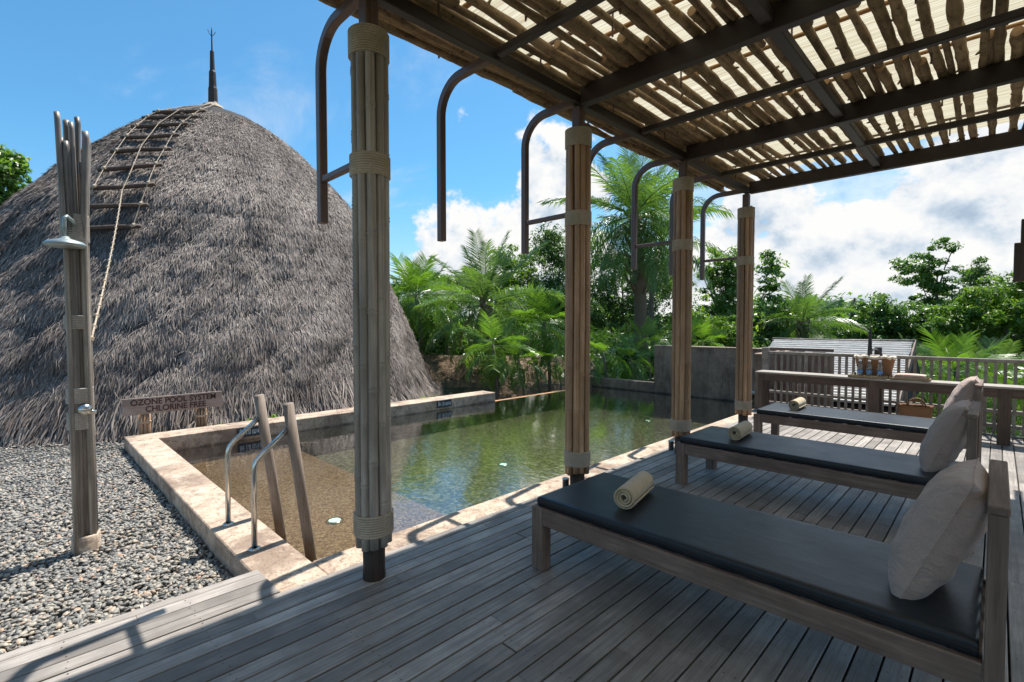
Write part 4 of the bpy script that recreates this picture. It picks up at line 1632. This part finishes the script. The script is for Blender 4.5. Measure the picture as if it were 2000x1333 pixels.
def bottle(label, loc):
    o = thing('water_bottle', label, 'bottle', loc, group='water bottles on the tray')
    o.scale = (1.15, 1.15, 1.2)
    bb = MB()
    bb.lathe([(.026, 0), (.030, .006), (.030, .085), (.0285, .09), (.030, .095), (.029, .125), (.020, .16), (.0125, .178), (.0125, .188)], 16, (0, 0), True)
    bb.build('bottle_body', 'bottle', o, True)
    bb = MB(); bb.lathe([(.0145, .186), (.0145, .204), (.0, .205)], 12, (0, 0), False); bb.build('cap', 'cap', o, True)
    bb = MB(); bb.lathe([(.0308, .052), (.0308, .080)], 16, (0, 0), False); bb.build('label_band', 'label_blue', o, True)


bottle('clear water bottle, leftmost of three on the tray', (-1.415, 8.635, .739))
bottle('clear water bottle, middle of three on the tray', (-1.305, 8.635, .739))
bottle('clear water bottle, rightmost of three on the tray', (-1.18, 8.635, .739))
b = MB()
b.lathe([(.022, 0), (.028, .06), (.0265, .06), (.020, .005), (.0, .005)], 14, (0, 0), False)
o = b.build('drinking_glass', 'bottle', None, True)
o.location = (-1.485, 8.63, .739)
tag(o, 'small drinking glass at the left end of the bottle tray', 'glass')
o = thing('folded_towels', 'peach folded towels stacked on the counter tray', 'towels', (-.86, 8.68, .739))
for k in range(3):
    me = pillow_mesh(.37 - .015 * k, .19, .034, k + 3).mesh('folded_towel', 'towel_pink', True)
    put('folded_towel', me, o, (0.01 * k, 0, .018 + .022 * k))

# ================================================================== BUILDINGS BEYOND THE RAILING
gr = thing('slatted_roof', 'bleached bamboo shingled gable roof of a low building behind the railing', 'roof', (-2.6, 13.5, -1.7))
lo = Vector((2.6, -13.5, 1.7))
rz0, rz1 = 1.10, -.55
for k in range(26):
    t0 = k / 26
    z = rz0 + (.0 - rz0) * t0
    y = 13.5 - 2.4 * t0
    b = MB()
    b.box(-4.02 + .01 * math.sin(k * 3), -1.28 + .012 * math.sin(k * 5), y - .075, y + .03, z - .036, z + .018 + .004 * math.sin(k * 7), .008)
    b.build('roof_slat', 'slat_roof', gr, loc=lo)
b = MB()
b.add([(-4.03, 13.52, 1.04), (-1.27, 13.52, 1.04), (-1.27, 11.1, -.08), (-4.03, 11.1, -.08), (-4.03, 15.9, -.1), (-1.27, 15.9, -.1)], [(0, 3, 2, 1), (0, 1, 5, 4), (0, 4, 3), (1, 2, 5)])
b.build('roof_sheathing', 'under', gr, loc=lo)
for y_, z_ in ((13.50, 1.145), (13.46, 1.10)):
    b = MB(); b.tube([(-4.06, y_, z_), (-2.6, y_, z_ - .012), (-1.25, y_, z_ + .008)], .022, 8); b.build('ridge_pole', 'bamboo_old', gr, True, lo)
b = MB()
b.add([(-1.262, 13.56, 1.17), (-1.262, 11.0, 0.0), (-1.262, 11.1, -.16), (-1.262, 13.56, .96), (-1.235, 13.56, 1.17), (-1.235, 11.0, 0.0), (-1.235, 11.1, -.16), (-1.235, 13.56, .96)], [(0, 1, 2, 3), (7, 6, 5, 4), (0, 4, 5, 1), (1, 5, 6, 2), (2, 6, 7, 3), (3, 7, 4, 0)])
b.build('barge_board', 'grey_wood_z', gr, loc=lo)
b = MB(); b.box(-3.9, -1.4, 11.9, 12.0, -1.7, .2, 0); b.build('wall', 'tall_wall', gr, loc=lo)

gt = thing('board_gate', 'grey vertical board gate behind the left end of the railing', 'gate', (-2.6, 9.95, -.2))
for k in range(10):
    x = -.50 + k * .108
    b = MB(); b.box(x + .002, x + .104, -.012, .012, 0, 1.21 + .006 * math.sin(k * 4), .003); b.build('board', 'grey_wood_z', gt)
for z in (.15, 1.22):
    b = MB(); b.box(-.51, .59, -.03, .014, z, z + .05, .003); b.build('cross_rail', 'grey_wood_x', gt)
b = MB()
b.lathe([(.07, 0), (.06, .5), (.055, 1.0), (.05, 1.3), (.025, 1.9), (.004, 2.15)], 10, (0, 0), True)
o = b.build('pointed_finial', 'dark_timber', None, True)
o.location = (-1.81, 12.0, -.6)
tag(o, 'dark pointed wooden finial standing up behind the wicker bag', 'finial')
b = MB()
b.box(-.055, .055, -.055, .055, 0, 2.75, .006)
o = b.build('timber_post', 'dark_timber')
o.location = (-1.66, 11.9, -1.7)
tag(o, 'short square dark post just right of the pointed finial', 'post')


# ================================================================== VEGETATION
def leaves(name, centers, radii, n_per, size, mat, parent=None, loc=None, flat=.6, base_shade=.45, up=.75, seed=1):
    r_ = np.random.default_rng(seed)
    K = len(centers)
    C = np.repeat(np.asarray(centers, float), n_per, 0)
    Rr = np.repeat(np.asarray(radii, float), n_per)
    n = len(C)
    d_ = r_.normal(0, 1, (n, 3))
    d_ /= np.linalg.norm(d_, axis=1)[:, None]
    rad = Rr * r_.uniform(.25, 1.0, n) ** .6
    P = C + d_ * rad[:, None] * np.array([1, 1, flat])
    nr = d_ * .55 + r_.normal(0, .42, (n, 3)) + np.array([0, 0, up])
    nr /= np.linalg.norm(nr, axis=1)[:, None]
    t = np.cross(nr, r_.normal(0, 1, (n, 3)))
    t /= np.linalg.norm(t, axis=1)[:, None] + 1e-9
    t[:, 2] -= .25
    u = np.cross(nr, t)
    s = size * r_.uniform(.6, 1.35, n)
    a = P - t * s[:, None]
    b_ = P + u * (s * .42)[:, None] - t * (s * .1)[:, None]
    c = P + t * s[:, None] - nr * (s * .25)[:, None]
    e = P - u * (s * .42)[:, None] - t * (s * .1)[:, None]
    V = np.stack([a, b_, c, e], 1).reshape(-1, 3)
    k = np.arange(n) * 4
    F = np.stack([k, k + 1, k + 2, k + 3], -1)
    cs = np.repeat(r_.normal(0, .12, K), n_per)
    sh = np.clip(base_shade + cs + r_.normal(0, .16, n), 0, 1)
    me = fastmesh(name, V, F, mat, np.repeat(sh, 4))
    return put(name, me, parent, loc)


GZ = -1.7


def tree(label, base, crowns, n_clump, n_per, size, mat, trunk_r=.12, group=None, seed=1, clump_r=.55, cat='tree', flat=.6, name='tree', bark='bark', shade=.45, limbs=10, wisps=0):
    """crowns: list of (x,y,z,rx,ry,rz) ellipsoids in world space"""
    r_ = np.random.default_rng(seed)
    bx, by = base
    o = thing(name, label, cat, (bx, by, GZ), group=group)
    lo_ = Vector((-bx, -by, -GZ))
    cc, cr = [], []
    vol = np.array([c[3] * c[4] * c[5] for c in crowns]) ** .8
    cnt = np.maximum(1, (n_clump * vol / vol.sum()).astype(int))
    for (x, y, z, rx, ry, rz), k in zip(crowns, cnt):
        q = r_.normal(0, 1, (k, 3))
        q /= np.linalg.norm(q, axis=1)[:, None]
        q *= (r_.uniform(0, 1, k) ** .38)[:, None]
        cc += list(np.array([x, y, z]) + q * np.array([rx, ry, rz]))
        cr += list(clump_r * r_.uniform(.55, 1.25, k))
    cc = np.array(cc)
    leaves('crown', cc, cr, n_per, size, mat, o, lo_, flat, shade, .75, seed)
    top = np.array(crowns[0][:3])
    bb = MB()
    pts = []
    for k in range(7):
        t = k / 6
        pts.append((bx + (top[0] - bx) * t ** 1.5 + .08 * math.sin(t * 5 + seed), by + (top[1] - by) * t ** 1.5 + .08 * math.cos(t * 4 + seed), GZ + (top[2] + crowns[0][5] * .5 - GZ) * t))
    bb.tube(pts, [trunk_r * (1.25 - 1.0 * k / 6) for k in range(7)], 8)
    tr_ = bb.build('trunk', bark, o, True, lo_)
    if limbs:
        lb = MB()
        for c in cc[r_.permutation(len(cc))[:limbs]]:
            f = r_.uniform(.35, .8)
            i = min(5, int(f * 6))
            p0 = Vector(pts[i]).lerp(Vector(pts[i + 1]), f * 6 - i)
            p1 = Vector(c)
            m1 = p0.lerp(p1, .5) + Vector((0, 0, .12 * (p1 - p0).length))
            lb.tube([p0, m1, p1], [trunk_r * .38, trunk_r * .24, trunk_r * .07], 5, False)
        lb.build('limb', bark, o, True, lo_)
    return o


def frond_mesh(name, ln, droop, n_leaf, leaf_len, leaf_w, hang, mat, seed, vee=.35, start=.18, curl=0.0, shade=.4, taper=True, twist=0.0):
    """frond grows along +X from the origin, arching; leaflets both sides"""
    r_ = random.Random(seed)
    V, F, Sh = [], [], []

    def curve(t):
        x = ln * (t - .10 * droop * t * t * t)
        z = ln * (.30 * t - droop * .75 * t * t)
        y = curl * ln * t * t
        return Vector((x, y, z))
    ts = [k / 12 for k in range(13)]
    mb = MB()
    mb.tube([curve(t) for t in ts], [max(.016 * (1 - t) + .003, .003) * (ln / 2.2) for t in ts], 5, True, min(1, shade + .35))
    V, F, Sh = mb.v, mb.f, mb.sh
    fs = list(F)
    for k in range(n_leaf):
        t = start + (1 - start) * (k + .5) / n_leaf
        c = curve(t)
        tg = (curve(min(t + .02, 1.0)) - curve(t - .02)).normalized()
        for sd in (-1, 1):
            side = Vector((-tg.y, tg.x, 0)).normalized() * sd
            upv = tg.cross(side) * (sd)
            upv = Vector((0, 0, 1)) if upv.z < 0 else upv
            prof = math.sin(math.pi * min(1, (.12 + .88 * (t - start) / (1 - start)) ** .75)) if taper else 1 - .35 * abs(2 * t - 1)
            l = leaf_len * (.45 + .65 * prof) * r_.uniform(.85, 1.1)
            fw = .45 + .55 * t
            d0 = (side * 1.0 + tg * fw + Vector((0, 0, vee + r_.uniform(-.30, .26)))).normalized()
            p1 = c + d0 * l * .5
            d1 = (d0 + Vector((0, 0, -hang * r_.uniform(.7, 1.3)))).normalized()
            p2 = p1 + d1 * l * .5
            d2 = (d1 + Vector((0, 0, -hang * .6))).normalized()
            wv = (tg * .9 + Vector((0, 0, .45))).normalized() * leaf_w / 2
            b0 = len(V)
            V += [tuple(c - wv * .5), tuple(c + wv * .5), tuple(p1 + wv), tuple(p1 - wv), tuple(p2 + d2 * l * .12)]
            fs += [(b0, b0 + 1, b0 + 2, b0 + 3), (b0 + 3, b0 + 2, b0 + 4)]
            s_ = min(1, max(0, shade + r_.uniform(-.15, .2)))
            Sh += [s_] * 4 + [min(1, s_ + .12)]
    me = bpy.data.meshes.new(name)
    me.from_pydata([tuple(q) for q in V], [], fs)
    a = me.attributes.new('shade', 'FLOAT', 'POINT')
    a.data.foreach_set('value', np.array(Sh, dtype=np.float32))
    me.materials.append(M[mat])
    me.update()
    return me


COCO = [frond_mesh('frond', 2.6, d_, 54, .66, .036, h_, 'palm_green', i, .30, .10, c_, .42) for i, (d_, h_, c_) in enumerate([(.15, .35, .0), (.35, .6, .06), (.55, .9, -.06), (.85, 1.3, .05), (.6, 1.1, .1)])]
COCO_DRY = [frond_mesh('dead_frond', 2.2, 1.1, 26, .5, .04, 1.6, 'palm_dry', 50, .0, .25, .05, .5)]
ARECA = [frond_mesh('frond', 1.35, d_, 24, .54, .040, h_ * 1.3, 'palm_bright', 20 + i, .30, .22, c_, .42, False) for i, (d_, h_, c_) in enumerate([(.1, .2, .0), (.35, .35, .06), (.6, .6, -.06), (.9, .8, .04)])]
FINE = [frond_mesh('frond', 1.8, d_, 42, .50, .026, h_, 'palm_green', 40 + i, .35, .12, c_, .5) for i, (d_, h_, c_) in enumerate([(.2, .3, .0), (.45, .5, .08), (.7, .8, -.05)])]


def palm(label, hub, base, n, meshes, scale, trunk_r, group, seed, lo_el=-35, hi_el=82, bark='bark', dry=0, boots=False, name='palm_tree', trunk_bend=.25, crownshaft=False):
    r_ = random.Random(seed)
    hx, hy, hz = hub
    bx, by, bz_ = base
    o = thing(name, label, 'palm tree', (bx, by, bz_), group=group)
    h = Vector((hx - bx, hy - by, hz - bz_))
    bb = MB()
    pts, rds = [], []
    n_r = 16
    for k in range(n_r + 1):
        t = k / n_r
        q = Vector((h.x * t, h.y * t, h.z * t)) + Vector((math.sin(math.pi * t) * trunk_bend * .4, math.sin(math.pi * t) * trunk_bend * .4, 0))
        pts.append(q)
        rds.append(trunk_r * (1.35 - .35 * min(1, t * 5)) * (1.05 if k % 2 else .97) * (1 - .15 * t))
    bb.tube(pts, rds, 10)
    bb.build('trunk', bark, o, True)
    if boots:
        sb = MB()
        for k in range(26):
            t = .60 + .4 * k / 26
            q = h * t
            a = k * 2.4
            dv = Vector((math.cos(a), math.sin(a), 0))
            sb.tube([q + dv * trunk_r * .6, q + dv * trunk_r * 1.35 + Vector((0, 0, .14)), q + dv * trunk_r * 1.7 + Vector((0, 0, .34))], [.07, .055, .03], 5)
        sb.build('leaf_base', 'palm_dry_solid', o)
    if crownshaft:
        cb = MB()
        cb.tube([h - Vector((0, 0, .45)), h - Vector((0, 0, .2)), h], [trunk_r * .9, trunk_r * 1.25, trunk_r * .7], 8)
        cb.build('crownshaft', 'shaft_green', o, True)
    ga = 2.399963
    for k in range(n):
        t = (k + .5) / n
        el_ = R(hi_el + (lo_el - hi_el) * t ** .9 + r_.uniform(-6, 6))
        az = k * ga + r_.uniform(-.25, .25) + seed
        idx = min(len(meshes) - 1, int(t * len(meshes) * r_.uniform(.85, 1.1)))
        sc = scale * r_.uniform(.85, 1.1) * (.82 + .3 * math.sin(math.pi * t))
        put('frond', meshes[idx], o, tuple(h + Vector((0, 0, -.12 * t * scale))), rot=(r_.uniform(-.35, .35), -el_ + R(16), az), scale=sc)
    for k in range(dry):
        az = k * 1.9 + seed * 2
        put('dead_frond', COCO_DRY[0], o, tuple(h + Vector((0, 0, -.2))), rot=(0, R(25), az), scale=scale * .7)
    return o


M['palm_dry_solid'] = simple('fibrous_leaf_base', (0.16, 0.115, 0.075), 0.85, nscale=25, nvar=0.4)
M['shaft_green'] = simple('smooth_green_shaft', (0.16, 0.22, 0.09), 0.5, nscale=6, nvar=0.2)

# camera-side basis for placing far things: p = depth along view, s = sideways
fx, fy = math.sin(yaw), math.cos(yaw)
rx_, ry_ = math.cos(yaw), -math.sin(yaw)


def at(depth, side):
    """ground position from distance ahead of the terrace corner and sideways offset (metres)"""
    return (fx * depth + rx_ * side, fy * depth + ry_ * side)


def sp(px, depth):   # sideways metres for a bearing given in thousandths
    return (px - 1000) / 956 * depth


def zz(py, depth):
    return 1.5 + (633 - py) / 956 * depth


PG = 'palms beyond the pool edge'


def palm_at(label, px, py, depth, bpx, n, meshes, scale, tr_, seed, **kw):
    hx, hy = at(depth, sp(px, depth))
    bx, by = at(depth, sp(bpx, depth))
    return palm(label, (hx, hy, zz(py, depth)), (bx, by, kw.pop('gz', GZ)), n, meshes, scale, tr_, PG, seed, **kw)


palm_at('areca palm with slim pale trunk right beside the dome edge', 815, 575, 17, 818, 30, ARECA, 1.05, .075, 3, lo_el=-50, crownshaft=True)
palm_at('second areca palm crown just right of the dome-side palm', 865, 600, 18.5, 868, 16, ARECA, .92, .07, 9, lo_el=-45, crownshaft=True)
palm_at('young coconut palm with drooping feathery fronds in the middle', 948, 590, 15.5, 985, 30, COCO, .92, .12, 5, lo_el=-68, bark='bark', dry=2, boots=True)
palm_at('bright areca palm with slim grey trunk left of the second column', 1062, 632, 14.5, 1067, 32, ARECA, .88, .055, 2, lo_el=-58, crownshaft=True)
palm_at('small areca palm growing at the end of the raised coping', 962, 672, 12.8, 960, 18, ARECA, .70, .045, 7, lo_el=-70)
palm_at('short dark areca palm just right of the coping end palm', 1012, 700, 13.0, 1015, 15, ARECA, .55, .035, 13, lo_el=-70)
palm_at('tiny areca palm with thin stem at the water edge', 1044, 705, 13.4, 1046, 8, ARECA, .42, .02, 17, lo_el=-65)
palm_at('tiny areca palm touching the second column from the left', 1086, 700, 13.4, 1088, 8, ARECA, .45, .02, 19, lo_el=-60)
palm_at('tall coconut palm with thick fibrous trunk between second and third columns', 1238, 420, 17, 1248, 34, COCO, 1.15, .24, 21, lo_el=-58, bark='palm_dry_solid', boots=True, dry=1)
palm_at('coconut palm with thin leaning trunk behind the third column', 1290, 470, 19, 1310, 18, COCO, .95, .11, 23, lo_el=-45, trunk_bend=-1.0)
palm_at('low areca palm left in the gap behind the low wall', 1178, 690, 13.5, 1178, 12, ARECA, .62, .035, 27, lo_el=-45)
palm_at('low areca palm right in the gap behind the low wall', 1232, 700, 14, 1232, 12, ARECA, .60, .035, 29, lo_el=-45)
palm_at('glossy areca palm against the end of the tall concrete wall', 1262, 665, 15, 1262, 11, ARECA, .58, .035, 31, lo_el=-35)
palm_at('bright yellow-green fan of fronds above the concrete wall', 1372, 668, 15.5, 1372, 14, ARECA, .62, .04, 33, lo_el=-5)
palm_at('grey-green coconut palm rising behind the slatted roof', 1568, 628, 23, 1565, 20, COCO, .92, .16, 37, lo_el=-30, boots=True, bark='palm_dry_solid')
palm_at('feathery palm below the railing, behind the folded towels', 1800, 735, 13, 1800, 14, FINE, .72, .06, 41, lo_el=-40)
palm_at('broad green palm below the railing, right of the slatted roof', 1868, 725, 12, 1868, 15, ARECA, .82, .05, 43, lo_el=-35)
palm_at('feathery palm below the railing near the right edge', 1945, 735, 12.5, 1945, 14, FINE, .78, .06, 47, lo_el=-40)
palm_at('green palm seen through the balusters under the counter', 1835, 805, 11.8, 1835, 13, ARECA, .75, .05, 53, lo_el=-45)
palm_at('green palm seen through the balusters at the right edge', 1965, 815, 12.0, 1965, 13, ARECA, .75, .05, 59, lo_el=-45)


def tree_at(label, px, depth, crowns, **kw):
    """crowns in bearing units: (px, py, half width, half height)"""
    bx, by = at(depth, sp(px, depth))
    cs = []
    for cx, cy, hw_, hh in crowns:
        x, y = at(depth, sp(cx, depth))
        cs.append((x, y, zz(cy, depth), hw_ / 956 * depth, max(hw_ / 956 * depth * .8, .8), hh / 956 * depth))
    return tree(label, (bx, by), cs, kw.pop('nc', 120), kw.pop('npc', 60), kw.pop('size', .11), kw.pop('mat', 'leaf_mid'), **kw)


TG = 'trees around the pool terrace'
tree_at('tall dark evergreen rising left of the second column', 1085, 26, [(1095, 560, 55, 95), (1075, 480, 38, 45), (1120, 640, 70, 70)], mat='leaf_dark', nc=230, npc=110, size=.075, seed=1, group=TG, clump_r=.6)
tree_at('bright rounded tree top behind the young coconut palm', 985, 28, [(985, 520, 38, 48), (1010, 560, 60, 60), (890, 570, 75, 45), (1040, 520, 30, 40)], mat='leaf_bright', nc=170, npc=90, size=.09, seed=2, group=TG)
tree_at('broad dark tree filling the gap between second and third columns', 1220, 27, [(1210, 600, 95, 110), (1165, 540, 50, 95), (1290, 560, 60, 110)], mat='leaf_dark', nc=260, npc=100, size=.085, seed=3, group=TG, clump_r=.65)
tree_at('loose leafy tree between the third and fourth columns', 1405, 22, [(1410, 600, 55, 75), (1390, 520, 28, 42), (1440, 520, 26, 40)], mat='leaf_mid', nc=150, npc=60, size=.085, seed=4, group=TG, clump_r=.36, shade=.55)
tree_at('yellow-green shrubby tree low behind the concrete wall', 1410, 17, [(1415, 655, 50, 40), (1350, 640, 30, 40)], mat='leaf_bright', nc=90, npc=60, size=.075, seed=5, group=TG, clump_r=.34)
tree_at('leafy tree right of the fourth column', 1500, 24, [(1500, 620, 48, 50), (1505, 540, 16, 60), (1480, 660, 55, 40)], mat='leaf_mid', nc=120, npc=50, size=.11, seed=6, group=TG, clump_r=.42)
tree_at('tall open-branched tree, highest on the right', 1832, 26, [(1830, 560, 52, 62), (1836, 490, 20, 26), (1790, 530, 42, 40), (1850, 640, 90, 40)], mat='leaf_mid', nc=190, npc=70, size=.09, seed=7, group=TG, clump_r=.34, shade=.42)
tree_at('slender open tree right of the highest one', 1902, 27, [(1902, 560, 36, 42), (1905, 530, 14, 24), (1890, 630, 60, 50)], mat='leaf_dark', nc=120, npc=70, size=.09, seed=8, group=TG, clump_r=.42, shade=.6)
tree_at('bright green spreading tree at the right edge', 1960, 20, [(1965, 640, 100, 60), (1990, 560, 60, 38), (1880, 625, 60, 42), (1925, 585, 40, 30), (2080, 600, 90, 90)], mat='leaf_bright', nc=260, npc=90, size=.085, seed=9, group=TG, clump_r=.42)
tree_at('dense dark green tree behind the slatted roof ridge', 1760, 24, [(1760, 630, 80, 40), (1710, 610, 40, 35), (1680, 650, 60, 30)], mat='leaf_mid', nc=210, npc=80, size=.085, seed=10, group=TG, clump_r=.42, shade=.35)
tree_at('small leafy tree top beside the dead trunk', 1715, 30, [(1712, 600, 25, 30), (1735, 640, 50, 30)], mat='leaf_dark', nc=60, npc=45, size=.14, seed=11, group=TG, clump_r=.42, shade=.6)
tree_at('bushy light green tree far behind the coconut crown', 1640, 40, [(1630, 640, 50, 24), (1540, 640, 60, 30)], mat='leaf_bright', nc=100, npc=50, size=.17, seed=12, group=TG, clump_r=.7)
tree_at('tree rising over the left shoulder of the dome', 2, 19, [(0, 340, 42, 60), (-30, 300, 40, 60), (25, 395, 20, 20)], mat='leaf_mid', nc=120, npc=60, size=.12, seed=13, group=TG, clump_r=.42)
tree_at('dark shrubby tree right beside the dome foot', 850, 20, [(850, 660, 60, 60), (900, 700, 60, 45), (800, 600, 30, 60)], mat='leaf_dark', nc=150, npc=60, size=.11, seed=14, group=TG, clump_r=.5, cat='tree')

# dead trunk
bx, by = at(26, sp(1663, 26))
b = MB()
b.tube([(0, 0, 0), (.05, 0, 2.2), (.02, .05, 3.9), (.10, .05, 4.6)], [.16, .13, .10, .05], 8)
b.tube([(.03, 0, 3.0), (.4, .1, 3.5), (.6, .1, 3.9)], [.05, .03, .01], 6)
o = b.build('dead_trunk', 'bark_dark', None, True)
o.location = (bx, by, GZ)
tag(o, 'bare dark dead trunk standing left of the right-hand trees', 'dead tree')
bx, by = at(30, sp(1702, 30))
b = MB()
b.tube([(0, 0, 0), (0, 0, 2.2), (.1, 0, 3.2), (.75, 0, 4.9)], [.06, .05, .04, .012], 6)
b.tube([(.1, 0, 3.2), (.5, 0, 4.4), (.45, 0, 4.9)], [.03, .02, .008], 5)
b.tube([(.3, 0, 3.9), (.9, 0, 4.5), (.95, 0, 4.9)], [.025, .015, .006], 5)
o = b.build('bare_branch', 'bark', None, True)
o.location = (bx, by, GZ)
tag(o, 'thin bare grey branch reaching above the small leafy tree top', 'dead tree')

# far woods on the horizon and a low hill
r_ = np.random.default_rng(99)
cs, cr = [], []
for k in range(520):
    px = r_.uniform(700, 2300)
    dep = r_.uniform(45, 110)
    x, y = at(dep, sp(px, dep))
    hgt = r_.uniform(1.0, 3.0) + 2.2 * (math.sin(px * .013) * .5 + .5)
    cs.append((x, y, hgt - 1.5)); cr.append(r_.uniform(1.6, 3.2))
for k in range(520):
    az_ = R(r_.uniform(-165, 75))
    if R(-78) < az_ < R(5):
        continue
    dep = r_.uniform(32, 90)
    cs.append((math.sin(az_) * dep, math.cos(az_) * dep, r_.uniform(-1.2, 3.2))); cr.append(r_.uniform(1.6, 3.2))
o = leaves('far_woods', cs, cr, 90, .42, 'leaf_mid', None, None, .8, .3, .75, 5)
stuff(o)
b = MB()
cx, cy = at(420, sp(1530, 420))
prof = []
nA, nR = 40, 8
vs, fs = [(cx, cy, 22)], []
for i in range(1, nR + 1):
    for k in range(nA):
        a = 2 * math.pi * k / nA
        rr = i / nR
        vs.append((cx + rr * 120 * math.cos(a), cy + rr * 90 * math.sin(a), -2 + 24 * (0.5 + .5 * math.cos(math.pi * rr)) * (1 + .12 * math.sin(a * 3 + i)) - (i == nR) * 2))
for k in range(nA):
    fs.append((0, 1 + k, 1 + (k + 1) % nA))
    for i in range(nR - 1):
        fs.append((1 + i * nA + k, 1 + (i + 1) * nA + k, 1 + (i + 1) * nA + (k + 1) % nA, 1 + i * nA + (k + 1) % nA))
b.add(vs, fs)
struct(b.build('hill', 'green_hill', None, True))

# undergrowth between the trunks
cs, cr = [], []
for k in range(560):
    px = r_.uniform(760, 1480)
    dep = r_.uniform(16.5, 24)
    if 860 < px < 1120:
        dep = r_.uniform(20.5, 25)
    x, y = at(dep, sp(px, dep))
    cs.append((x, y, GZ + r_.uniform(.2, 2.6))); cr.append(r_.uniform(.35, .75))
for k in range(420):
    px = r_.uniform(1480, 2150)
    dep = r_.uniform(14.5, 24)
    x, y = at(dep, sp(px, dep))
    cs.append((x, y, GZ + r_.uniform(.1, 1.7))); cr.append(r_.uniform(.35, .7))
o = leaves('undergrowth', cs, cr, 55, .10, 'leaf_dark', None, None, .8, .35, .6, 6)
stuff(o)

# straw covered mound / low thatched roof behind the water edge
st = thing('low_thatched_roof', 'low brown thatched roof below the water edge behind the small palms', 'thatched roof', (-12.0, 11.6, -1.7))


def low_roof(u, v):
    # u along the ridge 0..1, v down the slope 0..1
    rx0, ry0, rz0_ = -14.2, 9.8, .45
    rx1, ry1, rz1_ = -10.4, 14.4, .35
    ex, ey = .80, -.60     # slope faces the pool
    x = rx0 + (rx1 - rx0) * u + ex * 2.9 * v
    y = ry0 + (ry1 - ry0) * u + ey * 2.9 * v
    z = rz0_ + (rz1_ - rz0_) * u - 1.30 * v ** .9
    return np.stack([x, y, z], -1)


U, Vv = np.meshgrid(np.linspace(0, 1, 24), np.linspace(0, 1, 16), indexing='ij')
P = low_roof(U, Vv)
P[..., 2] += .05 * wob(P[..., 0] * 2, P[..., 1] * 2, 0, 1.5, 3)
V = P.reshape(-1, 3)
ii, jj = np.meshgrid(np.arange(23), np.arange(15), indexing='ij')
a0 = (ii * 16 + jj).ravel()
F = np.stack([a0, a0 + 16, a0 + 17, a0 + 1], -1)
put('roof_shell', fastmesh('roof_shell', V, F[:, ::-1], 'straw', np.full(len(V), .15)), st, (12.0, -11.6, 1.7))
n = 26000
r2 = np.random.default_rng(77)
u, v = r2.uniform(0, 1, n), r2.uniform(0, 1, n)
p0 = low_roof(u, v)
dn = low_roof(u, np.minimum(v + .03, 1.03)) - p0
dn /= np.linalg.norm(dn, axis=1)[:, None]
sd = np.array([.63, .77, 0.0])
dn = dn + sd * r2.normal(0, .35, n)[:, None]
ln = r2.uniform(.12, .32, n)
hw = r2.uniform(.008, .018, n)
nr = np.array([.5, -.35, .8])
lf = r2.uniform(.02, .10, n)
side = np.cross(dn, nr)
V = np.stack([p0 - side * hw[:, None], p0 + side * hw[:, None], p0 + dn * ln[:, None] + nr * lf[:, None]], 1).reshape(-1, 3)
F = np.arange(n * 3).reshape(-1, 3)
sh_ = np.repeat(np.clip(r2.beta(2, 1.6, n), 0, 1), 3)
o = put('thatch', fastmesh('thatch', V, F, 'straw', sh_), st, (12.0, -11.6, 1.7))
stuff(o)


# weeds by the coping
def weed(label, x, y, z, n, s, seed):
    r_ = random.Random(seed)
    o = thing('weed', label, 'weed', (x, y, z), group='weeds behind the coping')
    V, F, Sh = [], [], []
    for k in range(n):
        a = r_.uniform(0, 6.28)
        ln = s * r_.uniform(.5, 1.2)
        el_ = r_.uniform(.3, 1.3)
        d_ = Vector((math.cos(a) * math.cos(el_), math.sin(a) * math.cos(el_), math.sin(el_)))
        sd_ = Vector((-math.sin(a), math.cos(a), 0))
        b0 = len(V)
        p1, p2 = d_ * ln * .55, d_ * ln + Vector((0, 0, -.25 * ln))
        o_ = Vector((r_.uniform(-.1, .1), r_.uniform(-.1, .1), 0)) * s * 3
        V += [tuple(o_ + sd_ * .01), tuple(o_ - sd_ * .01), tuple(o_ + p1 - sd_ * s * .14), tuple(o_ + p1 + sd_ * s * .14), tuple(o_ + p2)]
        F += [(b0, b0 + 1, b0 + 2, b0 + 3), (b0 + 3, b0 + 2, b0 + 4)]
        Sh += [r_.uniform(.3, .9)] * 5
    me = bpy.data.meshes.new('leaf_tuft')
    me.from_pydata(V, [], F)
    at_ = me.attributes.new('shade', 'FLOAT', 'POINT')
    at_.data.foreach_set('value', np.array(Sh, dtype=np.float32))
    me.materials.append(M['leaf_bright'])
    put('leaf_tuft', me, o)


weed('small green weed behind the coping right of the sign board', -8.45, 2.15, -.08, 14, .10, 1)
weed('low green weed behind the coping beside the first handrail', -8.45, 2.55, -.08, 16, .12, 2)
weed('leafy weed between the two wooden handrail posts', -8.46, 2.95, -.08, 26, .16, 3)
weed('dense green tuft at the right foot of the dome', -8.75, 6.25, -.35, 60, .42, 4)
